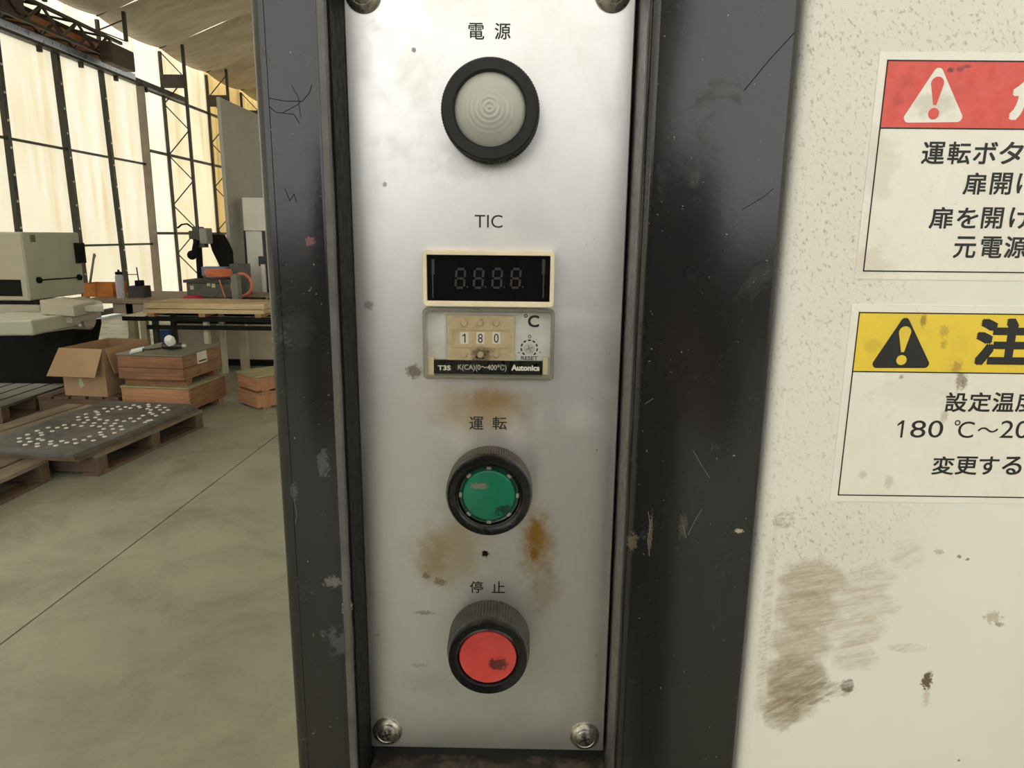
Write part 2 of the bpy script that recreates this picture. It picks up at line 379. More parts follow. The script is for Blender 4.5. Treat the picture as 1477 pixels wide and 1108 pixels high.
blk = Mat('black_gloss_paint'); k = blk
sc = k.mr(k.noise(38, 8, .75, dist=1.2), .55, .75); fz = k.noise(420, 4, .7)
c = k.mix(k.math('MULTIPLY', sc, .5), (.014, .0135, .014), (.042, .040, .038))
c = k.mix(k.mr(k.noise(700, 2, .5), .74, .79, 0, .6), c, (.35, .33, .3))
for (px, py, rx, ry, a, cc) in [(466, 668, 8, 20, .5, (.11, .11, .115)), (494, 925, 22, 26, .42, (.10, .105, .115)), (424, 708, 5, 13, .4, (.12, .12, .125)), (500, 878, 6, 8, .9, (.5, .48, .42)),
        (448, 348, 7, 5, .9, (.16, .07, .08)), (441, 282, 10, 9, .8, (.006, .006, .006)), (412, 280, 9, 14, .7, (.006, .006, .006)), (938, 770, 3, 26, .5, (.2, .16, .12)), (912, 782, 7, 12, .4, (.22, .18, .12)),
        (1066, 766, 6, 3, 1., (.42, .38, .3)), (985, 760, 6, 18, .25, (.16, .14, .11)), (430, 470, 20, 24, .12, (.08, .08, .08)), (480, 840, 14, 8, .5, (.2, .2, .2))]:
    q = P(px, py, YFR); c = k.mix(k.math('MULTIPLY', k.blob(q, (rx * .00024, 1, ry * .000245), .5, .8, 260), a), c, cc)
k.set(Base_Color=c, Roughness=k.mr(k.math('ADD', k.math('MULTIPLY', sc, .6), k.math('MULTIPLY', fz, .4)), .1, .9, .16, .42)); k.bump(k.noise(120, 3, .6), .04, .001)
k.b.inputs['Specular IOR Level'].default_value = .5
dust = Mat('dusty_black'); k = dust
k.set(Base_Color=k.mix(k.mr(k.noise(150, 8, .75), .4, .75), (.02, .018, .016), (.13, .10, .07)), Roughness=.8)
wall_shade = paint('shaded_recess_side', (.006, .006, .006), .7, 0, .2, 120, spec=.2)  # black imitates the shade on the left recess side

wht = Mat('white_door_paint'); k = wht
c = k.mix(k.mr(k.noise(9, 5, .6), .4, .75, 0, .5), (.78, .785, .745), (.72, .71, .645))
spk = k.mr(k.noise(750, 6, .72, k.turned(.5, (1, 1, .6))), .53, .66)
area = k.math('MAXIMUM', k.blob(P(1215, 280, YD), (.026, 1, .075), 1.6, .35), k.blob(P(1290, 55, YD), (.06, 1, .022), 1.5, .35))
area = k.math('MAXIMUM', area, k.math('MULTIPLY', k.blob(P(1180, 560, YD), (.03, 1, .09), 1.6, .35), .55))
area = k.math('MAXIMUM', area, k.math('MULTIPLY', k.blob(P(1190, 775, YD), (.03, 1, .018), 1.4, .35), .95))
c = k.mix(k.math('MULTIPLY', k.math('MULTIPLY', spk, area), .62), c, (.20, .16, .105))
c = k.mix(k.math('MULTIPLY', area, .14), c, (.45, .40, .33))
str1 = k.mr(k.noise(24, 9, .75, k.turned(.22, (1.2, 1, 15)), .4), .40, .60)
str2 = k.mr(k.noise(26, 9, .75, k.turned(.62, (1.2, 1, 15)), .4), .40, .60)
grain = k.mr(k.noise(420, 5, .7, k.turned(.3, (.6, 1, 2))), .38, .66)
def smear(px, py, rx, ry, a, cc, base, st_, soft=.4, wob=.25):
    global c
    msk = k.blob(P(px, py, YD), (rx * .000245, 1, ry * .00025), soft, wob)
    tex = k.math('MULTIPLY', k.math('ADD', k.math('MULTIPLY', st_, .65), k.math('MULTIPLY', grain, .35)), 1 - base)
    c = k.mix(k.math('MULTIPLY', k.math('MULTIPLY', msk, a), k.math('ADD', tex, base)), c, cc)
for i_ in range(5): smear(1172 - i_ * 9, 838 + i_ * 44, 50 - i_ * 1, 34, .80, (.36, .29, .19), .42, str1, .5, .2)
for i_ in range(4): smear(1250 - i_ * 6, 838 + i_ * 36, 50 - abs(i_ - 1) * 8, 26, .62, (.45, .385, .285), .10, str1, .5, .3)
smear(1150, 985, 48, 40, .75, (.26, .20, .12), .25, str2); smear(1128, 1030, 28, 30, .7, (.24, .18, .10), .2, str2); smear(1195, 995, 36, 13, .75, (.20, .155, .08), .1, str2)
smear(1222, 990, 10, 13, .9, (.07, .05, .012), .45, grain); smear(1165, 1010, 30, 8, .6, (.14, .10, .05), .1, str2); smear(1310, 800, 26, 22, .4, (.40, .34, .26), .0, str2)
smear(1130, 750, 16, 14, .6, (.26, .19, .10), .1, grain); smear(1104, 900, 8, 140, .5, (.36, .29, .19), .1, grain, .8); smear(1310, 935, 30, 8, .5, (.42, .36, .27), .0, str2)
for (px, py, rx, ry, cc, a) in [(1337, 982, 8, 14, (.10, .06, .03), .95), (1336, 1005, 5, 14, (.5, .42, .33), .5), (1432, 890, 12, 9, (.45, .38, .28), .7), (1441, 901, 6, 4, (.3, .22, .12), .8), (1384, 803, 3, 3, (.15, .1, .08), .8),
        (1355, 796, 7, 4, (.4, .33, .25), .6), (1396, 807, 3, 2, (.1, .08, .06), .8), (1383, 1097, 2, 2, (.1, .05, .05), .8)]:
    c = k.mix(k.math('MULTIPLY', k.blob(P(px, py, YD), (rx * .000245, 1, ry * .00025), .5, .7, 250), a), c, cc)
k.set(Base_Color=c, Roughness=.42); k.bump(k.noise(150, 3, .6), .05, .001)
body_w = paint('oven_body_paint', (.72, .70, .63), .5, 0, .15, 4)

ZT, ZB = ZC + .24, ZC - .26                           # top and bottom of the control column
oven = thing('industrial_oven', 'cream oven cabinet with black upright frame posts and a grimy white door', 'oven', (0, .5, 0))
def post(x0, x1, lip_in, name):                       # sheet-metal post, rounded front edges; lip_in: side that faces the recess
    r = .0032; pf = []
    def arc(cx, cy, a0, a1, n=5, rr=r):
        for i in range(n + 1):
            a = a0 + (a1 - a0) * i / n; pf.append((cx + rr * math.cos(a), cy + rr * math.sin(a)))
    pf.append((x0, YP + .05)); arc(x0 + r, YFR + r, math.pi, 1.5 * math.pi); arc(x1 - r, YFR + r, 1.5 * math.pi, 2 * math.pi); pf.append((x1, YP + .05))
    b = B(); n = len(pf)
    b.add([(x, y, z) for z in (ZB - .1, ZT + .1) for x, y in pf], [(i, (i + 1) % n, n + (i + 1) % n, n + i) for i in range(n)] + [tuple(range(n))[::-1], tuple(range(n, 2 * n))], True)
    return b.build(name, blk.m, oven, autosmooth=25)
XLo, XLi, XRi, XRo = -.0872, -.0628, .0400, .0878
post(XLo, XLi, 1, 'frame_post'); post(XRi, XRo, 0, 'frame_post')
# folded seams that run down the posts
for x, wd in ((XLo + .0042, .0006), (XLi - .0036, .0007), (XRi + .0022, .0006)):
    B().box((x, YFR - .0003, ZB), (x + wd, YFR + .001, ZT)).build('seam', blk.m, oven)
trim_g = paint('lit_edge_grey', (.11, .105, .10), .45, .1, .35, 90, (.05, .047, .044))  # grey stands in for light on the right recess side and left lip
for s, x, m_ in ((1, XLi, wall_shade), (-1, XRi, trim_g)): # side walls of the recess: left coloured as shaded, right as lit
    B().box((x, YFR + .003, ZB), (x + s * .0006, YP + .02, ZT)).build('recess_side', m_, oven)
B().box((XLi - .0029, YFR - .0006, ZB), (XLi - .0002, YFR + .002, ZT)).build('lit_lip', trim_g, oven, bevel=.0005)  # added strip, paler to imitate light caught by the rounded lip
B().box((XLi, YP + .004, ZB), (XRi, YP + .02, ZT)).build('recess_back', paint('recess_black', (.01, .01, .01), .8), oven)
B().box((XLi + .0006, YFR + .002, ZB), (XRi - .0006, YP + .01, ZC - .2242)).build('recess_ledge', dust.m, oven, bevel=.001)
# white door with a rolled left edge and a pressed crease
pf = [(XRo + .0006, YD + .03)]
for i in range(9): a = math.pi + i / 8 * math.pi / 2; pf.append((XRo + .0006 + .0042 * (1 + math.cos(a)), YD + .0046 + .0046 * math.sin(a) - .0004))
pf += [(XRo + .0068, YD - .0004), (XRo + .0074, YD), (.95, YD), (.95, YD + .03)]
b = B(); n = len(pf)
b.add([(x, y, z) for z in (ZC - .75, ZC + .45) for x, y in pf], [(i, (i + 1) % n, n + (i + 1) % n, n + i) for i in range(n)] + [tuple(range(n))[::-1], tuple(range(n, 2 * n))], True)
b.build('oven_door', wht.m, oven, autosmooth=20)
B().box((XLo + .002, YP + .05, .25), (1.0, 1.05, 1.95)).build('cabinet_body', body_w, oven, bevel=.01)
B().box((XLo, YFR, ZT + .1), (XRo, YP + .05, 1.95)).build('frame_head', blk.m, oven)
B().box((XLo, YFR, .25), (XRo, YP + .05, ZB - .1)).build('frame_foot', blk.m, oven)
for x in (.0, .9):
    for y in (.36, .96): B().box((x - .06, y - .04, 0), (x + .02, y + .04, .25)).build('leg', blk.m, oven)

# hairline cracks and scratches in the paint
hair_dk = paint('crack_black', (.004, .004, .004), .9, spec=.1); hair_lt = paint('scratch_grey', (.16, .155, .15), .6)
for m_, wd, pl_ in ((hair_dk, .00022, [(385, 141), (412, 146), (436, 146), (446, 134), (450, 122)]), (hair_dk, .0002, [(385, 151), (398, 162), (424, 165), (432, 178)]), (hair_dk, .00018, [(407, 163), (428, 152), (433, 147)]), (hair_dk, .00016, [(420, 122), (430, 140), (434, 170)]),
        (hair_dk, .00025, [(1073, 131), (1110, 86), (1146, 47)]), (hair_dk, .00018, [(1070, 303), (1100, 285), (1116, 272)]), (hair_lt, .00016, [(1095, 265), (1103, 246)]), (hair_lt, .00016, [(1000, 650), (1010, 668), (1024, 690)]), (hair_lt, .0002, [(935, 738), (938, 760), (934, 780), (937, 802)]), (hair_lt, .00016, [(985, 757), (990, 776)]), (hair_lt, .00016, [(1012, 735), (1002, 752), (992, 772)]),
        (hair_lt, .00014, [(452, 80), (444, 92)]), (hair_lt, .00014, [(930, 583), (942, 575)]), (hair_lt, .00016, [(424, 720), (428, 742), (426, 756)]), (hair_lt, .0002, [(498, 808), (505, 822)]), (hair_dk, .0002, [(411, 272), (418, 290), (424, 280), (428, 292)])):
    q = [P(x, y, YFR - .00003) for x, y in pl_]; b = B()
    for u_, v_ in zip(q[:-1], q[1:]): b.bar(u_, v_, wd, .00005, (0, 1, 0))
    b.build('scratch', m_, oven)

# --- faceplate with screws and lettering
ink = paint('black_ink', (.012, .012, .012), .55)
XPl, XPr, ZPb = -.0622, .0382, ZC - .2176
plate = thing('control_faceplate', 'satin aluminium control faceplate with rust stains and black lettering', 'control panel', (-.012, YP, ZPb))
B().box((XPl, YP, ZPb), (XPr, YP + .003, ZC + .0905)).build('plate', alu.m, plate, bevel=.0004)
PR = YP - .00006
for body, boxes in (('lettering', [('電', 675.6, 33, 698.5, 57), ('源', 713.6, 33, 736.5, 57)]), ('lettering', [('TIC', 684.7, 310, 724.9, 328.7)]),
                    ('lettering', [('運', 677.2, 601, 697.2, 620), ('転', 710.3, 601, 731, 620)]), ('lettering', [('停', 677.8, 838.6, 696.7, 855.5), ('止', 709.4, 838.6, 728.3, 855.5)])):
    b = B()
    for t, *q in boxes: print_on(b, t, *q, PR, .012 if t != 'TIC' else 0)
    b.build(body, ink, plate)
screw_m = paint('screw_steel', (.40, .38, .34), .3, .9, .2, 250, (.22, .19, .15))
def screw(px, py):
    c = P(px, py, YP); c.y = YP; r = .0063
    b = B().lathe(c, [(r, 0), (r, .0006), (r * .93, .0013), (r * .75, .0021), (r * .66, .0023), (r * .62, .0021), (r * .5, .0026), (r * .28, .0029), (0, .003)], 32)
    o = b.build('screw', screw_m, plate)
    for a in (.35, .35 + math.pi / 2):
        d = Vector((math.cos(a), 0, math.sin(a))) * .0021; e = Vector((0, -.00285, 0))
        B().bar(c + e - d, c + e + d, .0007, .0006, (0, 1, 0)).build('cross_slot', paint('slot_dark', (.02, .018, .015), .7), o)  # dark bars mark the cross recess
for q in ((559, 1054), (843, 1061), (524, -9), (884, -10)): screw(*q)

# --- pilot lamp
bez = paint('black_bezel_plastic', (.010, .0098, .0095), .5, 0, .25, 160, (.018, .017, .016), spec=.3)
def ring(c, R, Ri, H, seg=200, crown=.0):             # knurled round bezel standing on the faceplate
    return B().lathe(c, [(R * .97, 0), (R, .0004), (R, H - .0022), (R * .985, H - .0018), (R * .975, H - .0008), (R * .945, H), (Ri * 1.05, H - crown), (Ri * 1.0, H - crown - .0006), (Ri * .985, H - .006)], seg, 'y-', kn=(1, 2))
HL = .0125
c = P(706.6, 157, YP - HL); Rl = (P(779, 157, YP - HL).x - P(634.3, 157, YP - HL).x) / 2; c.y = YP
lamp = thing('pilot_lamp', 'round white power lamp with ringed lens in a black knurled bezel', 'indicator light', c)
Ri = Rl * .715
ring(c, Rl, Ri, HL).build('bezel', bez, lamp, autosmooth=14)
pr = []
for i in range(61):
    t = 1 - i / 60; r = Ri * t
    pr.append((r, .0108 + .0052 * (1 - t * t) + .00016 * math.cos(t * 2 * math.pi * 7.5) * max(0, 1 - t * 1.15)))
lens = Mat('milky_lens'); k = lens
k.set(Base_Color=(.40, .41, .375), Roughness=.22, Specular_IOR_Level=.6); k.b.inputs['Subsurface Weight'].default_value = .0
B().lathe(c, pr, 96).build('lens', lens.m, lamp, autosmooth=80)

# --- push buttons
def button(cx, cy, H, ringpx, capx, name, label):
    Y = YP - H; c = P(cx, cy, Y); R = (P(cx + ringpx, cy, Y) - P(cx, cy, Y)).x; c.y = YP
    t = thing(name, label, 'push button', c); Ri = (P(cx + capx, cy, Y) - P(cx, cy, Y)).x
    return t, c, R, Ri
H = .0125
t, c, R, Ri = button(705, 717, H, 63.5, 45.5, 'push_button', 'green push button with worn clear rim under the start lettering')
B().lathe(c, [(R * .975, 0), (R, .0004), (R, H - .0032), (R * .985, H - .0028)], 200, 'y-', kn=(1, 2)).build('knurled_collar', paint('dusty_collar', (.13, .12, .10), .7, 0, .4, 200, (.07, .06, .05)), t, autosmooth=14)
B().lathe(c, [(R * .985, H - .003), (R * .97, H - .0012), (R * .93, H), (R * .80, H - .0003), (Ri * 1.05, H - .0008), (Ri * 1.03, H - .0004), (Ri * .99, H - .0008), (Ri * .97, H - .006)], 96).build('bezel', paint('gloss_black_bezel', (.007, .007, .007), .22, 0, .2, 200, spec=.3), t)
gd = Mat('dark_green_rim'); gd.set(Base_Color=(.012, .05, .032), Roughness=.2)
B().lathe(c, [(Ri * .98, H - .004), (Ri * .95, H - .0022), (Ri * .86, H - .0026), (0, H - .0028)], 64).build('rim', gd.m, t)
gr = Mat('green_cap'); k = gr
cc = k.mix(k.mr(k.noise(120, 4, .6), .4, .75, 0, .5), (.006, .135, .075), (.008, .085, .05))
cc = k.mix(k.math('MULTIPLY', k.blob(P(692, 702, YP - H), (.0028, 1, .0011), .5, .9, 300), .8), cc, (.17, .14, .12))
cc = k.mix(k.math('MULTIPLY', k.blob(P(726, 737, YP - H), (.0027, 1, .0018), .4, 1., 260), .85), cc, (.008, .025, .018))
k.set(Base_Color=cc, Roughness=.3)
B().lathe(c, [(Ri * .84, H - .003), (Ri * .84, H - .0014), (Ri * .80, H - .0009), (Ri * .5, H - .0005), (0, H - .0003)], 64).build('cap', gr.m, t)
tooth = paint('worn_tooth', (.24, .23, .20), .4, 0, .4, 300)
for i in range(8):
    a = math.radians(90 + 45 * i); e = Vector((math.cos(a), 0, math.sin(a))); s = Vector((-math.sin(a), 0, math.cos(a)))
    q = c + e * Ri * .91 + Vector((0, -(H - .0019), 0)); B().bar(q - s * .00085, q + s * .00085, .0011, .0007, (0, 1, 0)).build('rim_tooth', tooth, t)
H = .0165
t, c, R, Ri = button(703.5, 951, H, 59.5, 42, 'push_button', 'red push button with a dark smudge under the stop lettering')
B().lathe(c, [(R * 1.0, 0), (R * 1.03, .0006), (R * 1.02, H - .0045), (R * .99, H - .0036)], 160, 'y-', kn=(1, 2)).build('knurled_collar', paint('dusty_collar_dark', (.075, .07, .06), .65, 0, .35, 200, (.03, .03, .026)), t, autosmooth=14)
B().lathe(c, [(R * .99, H - .004), (R * .985, H - .0018), (R * .95, H), (Ri * 1.12, H - .0005), (Ri * 1.07, H - .0002), (Ri * 1.03, H - .0008), (Ri * 1.01, H - .006)], 96).build('bezel', paint('gloss_black_bezel', (0, 0, 0)), t)
rd = Mat('red_cap'); k = rd
cc = k.mix(k.mr(k.noise(110, 5, .65), .38, .72, 0, .55), (.50, .058, .052), (.36, .032, .028))
cc = k.mix(k.math('MULTIPLY', k.blob(P(718, 962, YP - H), (.0036, 1, .0024), .6, .5, 240), .9), cc, (.05, .012, .01))
k.set(Base_Color=cc, Roughness=.33)
B().lathe(c, [(Ri * 1.0, H - .005), (Ri * 1.0, H - .0016), (Ri * .97, H - .0010), (Ri * .75, H - .0015), (0, H - .0019)], 64).build('cap', rd.m, t)

# --- temperature controller
HC = .0075; YC = YP - HC
cream = paint('cream_plastic', (.76, .68, .50), .45, 0, .2, 150, (.55, .46, .3))
ctr = thing('temperature_controller', 'square cream temperature controller with dark display and clear cover', 'controller', P(705, 455, YP))
def rr(px0, py0, px1, py1, Y, r=.0012, n=4):          # rounded outline on a plane
    a, d = P(px0, (py0 + py1) / 2, Y), P(px1, (py0 + py1) / 2, Y); z1 = P((px0 + px1) / 2, py0, Y).z; z0 = P((px0 + px1) / 2, py1, Y).z
    o = []
    for cx, cz, a0 in ((d.x - r, z1 - r, 0), (a.x + r, z1 - r, 90), (a.x + r, z0 + r, 180), (d.x - r, z0 + r, 270)):
        for i in range(n + 1):
            t = math.radians(a0 + 90 * i / n); o.append(Vector((cx + r * math.cos(t), Y, cz + r * math.sin(t))))
    return o
def frame_ring(outer, inner, d):                      # ring between two outlines of equal count, depth d backwards
    n = len(outer); e = Vector((0, d, 0)); b = B()
    vs = outer + inner + [v + e for v in outer] + [v + e for v in inner]
    fs = []
    for i in range(n):
        j = (i + 1) % n; fs += [(i, j, n + j, n + i), (i, 2 * n + i, 2 * n + j, j), (n + i, n + j, 3 * n + j, 3 * n + i)]
    return b.add(vs, fs)
frame_ring(rr(609.5, 361.5, 799.5, 443, YC, .0014), rr(615.3, 368.5, 793.5, 435, YC, .0002), HC).build('display_bezel', cream, ctr, bevel=.0003)
disp = Mat('smoked_window'); disp.set(Base_Color=(.006, .005, .006), Roughness=.12)
YW = YC + .0014
B().box(P(613, 437, YW), P(796, 366, YW) + Vector((0, .004, 0))).build('display_window', disp.m, ctr)
seg_m = paint('dim_segment', (.018, .015, .015), .5); YS = YW - .00008
b = B()
for dx in (372, 505, 640, 775):                       # four unlit seven-segment digits and their dots
    x, y = 590 + dx / 5.035, 340 + 310 / 5.035
    w_, h_ = 6.2, 13.5
    def sg(ax, ay, bx, by, hor):
        p, q = P(x + ax - ay * .07, y + ay, YS), P(x + bx - by * .07, y + by, YS)
        b.bar(p, q, .0008, .00008, (0, 1, 0))
    for yy in (-h_, 0, h_): sg(-w_ + 1.6, yy, w_ - 1.6, yy, 1)
    for xx in (-w_, w_):
        for y0, y1 in ((-h_ + 1.8, -1.6), (1.6, h_ - 1.8)): sg(xx, y0, xx, y1, 0)
    p = P(x + w_ + 4, y + h_ - 1, YS); b.bar(p - Vector((.0003, 0, 0)), p + Vector((.0003, 0, 0)), .0006, .00008, (0, 1, 0))
b.build('digit_segments', seg_m, ctr)
for x0, x1 in ((622.5, 626.5), (781.5, 786.5)):
    b = B().box(P(x0 + 1, 430, YS), P(x1 - 1.5, 396, YS) + Vector((0, .0002, 0))); b.box(P(x0, 396, YS), P(x1, 374, YS) + Vector((0, .0002, 0))); b.build('window_clip', paint('clip_dark', (.03, .026, .027), .35), ctr)

# lower half: grey face, thumbwheel unit, dial, nameplate, clear cover
YL = YC + .0040
grey_face = paint('grey_face', (.72, .73, .75), .45, 0, .2, 120, (.42, .38, .3))
b = B().box(P(614, 546, YL), P(797, 443.2, YL) + Vector((0, HC - .0041, 0))); b.build('lower_face', grey_face, ctr)
tan = paint('tan_plastic', (.66, .54, .37), .5, 0, .25, 200, (.36, .27, .15))
YT = YL - .0012
kt = MATS['tan_plastic']; kc = kt.b.inputs['Base Color'].links[0].from_socket
for px, py, rx, ry, a in ((694, 511, 14, 9, .75), (703, 506, 12, 4, .5), (690, 519, 12, 4, .6)): kc = kt.mix(kt.math('MULTIPLY', kt.blob(P(px, py, YT), (rx * .00025, 1, ry * .00025), 1.0, .6), a), kc, (.09, .055, .025))
kt.set(Base_Color=kc)
b = B().box(P(644.5, 520, YT), P(742.5, 455.5, YT) + Vector((0, .0012, 0))); tw = b.build('thumbwheel_block', tan, ctr, bevel=.0003)
frame_ring(rr(651.5, 474, 736, 501.5, YT - .0007, .0002), rr(653.5, 476, 734, 499.5, YT - .0007, .0002), .0007).build('raised_frame', tan, tw)
digw = paint('white_wheel', (.80, .78, .72), .5, 0, .1, 200)
YG = YT - .0002
for px, d in ((669.6, '1'), (692.8, '8'), (715.8, '0')):
    B().box(P(px - 6, 496, YG), P(px + 6, 479.2, YG) + Vector((0, .0003, 0))).build('digit_wheel', digw, tw)
    b = B(); one(b, px, 481.5, 494.5, 3.4, YG - .00005, .13) if d == '1' else print_on(b, d, px - (1.7 if d == '1' else 3.4), 481.5, px + (1.7 if d == '1' else 3.4), 494.5, YG - .00005); b.build('digit', ink, tw)
    for py in (466, 511.5):
        c = P(px, py, YT); c.y = YT
        B().lathe(c, [(.0013, 0), (.00125, .0007), (.0009, .0010), (0, .0009)], 12).build('wheel_button', paint('tan_button', (.60, .50, .34), .45, 0, .3, 300), tw)
soot = paint('soot_mark', (.03, .02, .012), .8)
b = B()
for px, py, r in ((690, 500, 2.2), (691, 504, 1.2), (688, 515, 2.4), (682, 520, 2.), (695, 509, 2.), (700, 512, 1.5), (704, 507, 1.4), (697, 517, 1.8), (692, 517, 1.5)):
    q = P(px, py, YT - .00012); n = 7
    b.prism([q + Vector((math.cos(2 * math.pi * i / n), 0, math.sin(2 * math.pi * i / n))) * r * .00025 * random.uniform(.4, 1.2) for i in range(n)], (0, .0001, 0))
b.build('soot_mark', soot, tw)
YI = YL - .00006
b = B(); print_on(b, '°', 755.8, 453, 761, 458.4, YI, .02); print_on(b, 'C', 761.5, 454.8, 777.7, 472.2, YI, .03); b.build('lettering', ink, ctr)
b = B(); print_on(b, '0', 761.8, 482.8, 766.4, 488.2, YI); print_on(b, 'RESET', 751.5, 514, 775.7, 519.2, YI, .02); print_on(b, '-', 746.5, 508.3, 749.5, 509.3, YI); print_on(b, '+', 777.7, 507, 780.7, 510, YI); b.build('lettering', ink, ctr)
dc = P(763.4, 502.3, YL)
b = B()
for i in range(9):                                    # dashes round the trimmer
    a = math.radians(-45 + 270 * i / 8); e = Vector((math.cos(a), 0, math.sin(a))); s = Vector((-math.sin(a), 0, math.cos(a)))
    q = dc + e * .0030 + Vector((0, -.00006, 0)); b.bar(q - s * .00055, q + s * .00055, .00055, .00008, (0, 1, 0))
b.build('scale_dash', ink, ctr)
tr = B().lathe(dc, [(.0019, 0), (.0019, .0005), (.0016, .0007), (0, .0006)], 24).build('trimmer_screw', paint('trimmer_white', (.62, .62, .58), .35, 0, .3, 300), ctr)
for a in (.4, 1.97): B().bar(dc + Vector((-math.cos(a), -.45, -math.sin(a))) * .0014 * Vector((1, 1, 1)).x if False else dc + Vector((-math.cos(a) * .0014, -.00068, -math.sin(a) * .0014)), dc + Vector((math.cos(a) * .0014, -.00068, math.sin(a) * .0014)), .0004, .0001, (0, 1, 0)).build('cross_slot', paint('slot_grey', (.3, .3, .28), .5), tr)
YN = YL - .0016
npm = paint('nameplate_black', (.012, .014, .012), .3, 0, .2, 200)
B().box(P(625.8, 539.2, YN), P(782.6, 521.2, YN) + Vector((0, .0016, 0))).build('nameplate', npm, ctr)
pw = paint('print_white', (.9, .89, .84), .5); pg = paint('print_grey', (.62, .61, .56), .5); YN -= .00006
b = B(); print_on(b, 'T3S', 631.5, 527, 650, 534.3, YN, .045); b.build('lettering', pw, ctr); b = B(); print_on(b, 'Autonics', 737.6, 526.5, 778.3, 535, YN, .055); b.build('lettering', pw, ctr)
b = B(); print_on(b, 'K(CA)(0～400℃)', 660.5, 525.7, 730.6, 536, YN, .012); b.build('lettering', pg, ctr)
for x0 in (617.2, 782.4): B().box(P(x0, 541, YN), P(x0 + 8.8, 515, YN) + Vector((0, .0016, 0))).build('cover_clip', cream, ctr, bevel=.0003)
clear = Mat('clear_cover'); k = clear
gl = k.n('ShaderNodeBsdfGlass', Color=(.97, .97, .95), Roughness=.02, IOR=1.2); tp = k.n('ShaderNodeBsdfTransparent', Color=(.97, .97, .95)); gs = k.n('ShaderNodeBsdfGlossy', Color=(1, 1, 1), Roughness=.08)
fr = k.n('ShaderNodeFresnel', IOR=1.25)
m_ = k.n('ShaderNodeMixShader', i0=fr.outputs[0], i1=tp.outputs[0], i2=gs.outputs[0]); k.t.links.new(m_.outputs[0], k.out.inputs[0])
edge = Mat('cover_edge'); k = edge
m_ = k.n('ShaderNodeMixShader', i0=.45, i1=k.n('ShaderNodeBsdfTransparent', Color=(.9, .9, .85)).outputs[0], i2=k.n('ShaderNodeBsdfGlossy', Color=(.75, .73, .66), Roughness=.25).outputs[0]); k.t.links.new(m_.outputs[0], k.out.inputs[0])
YV = YC - .0002
cov = B().box(P(613.5, 546.5, YV), P(797.5, 446, YV) + Vector((0, .0004, 0))).build('clear_cover', clear.m, ctr)
frame_ring(rr(609.8, 445.3, 799.3, 548, YV, .0016), rr(615, 451, 794, 543, YV, .0003), .0058).build('cover_rim', edge.m, cov)

# --- stickers on the door
lam = paint('sticker_white', (.82, .81, .76), .35, 0, .12, 60, (.66, .60, .47))
redp = paint('sticker_red', (.72, .075, .055), .38, 0, .25, 150, (.52, .05, .04)); yel = paint('sticker_yellow', (.83, .62, .045), .38, 0, .25, 60, (.62, .46, .06))
YK = YD - .0002
def soil(name, spots):                                # grime with shapes of its own on a finished material
    k = MATS[name]; c = k.b.inputs['Base Color'].links[0].from_socket
    for px, py, rx, ry, a, cc in spots: c = k.mix(k.math('MULTIPLY', k.blob(P(px, py, YK), (rx * .00025, 1, ry * .00025), .9, .6), a), c, cc)
    sp = k.mr(k.noise(800, 5, .7), .60, .70, 0, .35); c = k.mix(k.math('MULTIPLY', sp, k.blob(P(1290, 330, YK), (.03, 1, .045), 1.5, .3)), c, (.25, .2, .14))
    k.set(Base_Color=c)
soil('sticker_white', [(1385, 545, 5, 16, .75, (.2, .15, .08)), (1391, 552, 4, 9, .7, (.15, .11, .06)), (1300, 544, 3, 3, .7, (.2, .15, .1)), (1362, 600, 5, 9, .5, (.35, .29, .2)), (1282, 695, 6, 10, .4, (.4, .33, .24)), (1245, 685, 6, 5, .4, (.4, .33, .24)), (1330, 560, 60, 24, .15, (.5, .45, .36)), (1262, 240, 26, 40, .25, (.45, .40, .32)), (1345, 150, 26, 14, .35, (.4, .36, .3)), (1250, 380, 30, 20, .3, (.5, .44, .34))])
soil('sticker_yellow', [(1332, 462, 4, 9, .75, (.25, .17, .03)), (1362, 478, 6, 8, .6, (.4, .28, .04)), (1361, 497, 4, 6, .6, (.35, .24, .04)), (1380, 530, 7, 9, .7, (.35, .24, .05)), (1258, 498, 12, 10, .4, (.5, .38, .05))])
soil('sticker_red', [(1371, 101, 4, 3, .9, (.10, .01, .01)), (1385, 100, 5, 3, .8, (.16, .015, .012)), (1394, 96, 5, 2, .8, (.16, .015, .012)), (1306, 118, 10, 8, .35, (.4, .03, .025)), (1295, 145, 6, 6, .4, (.35, .03, .02))])
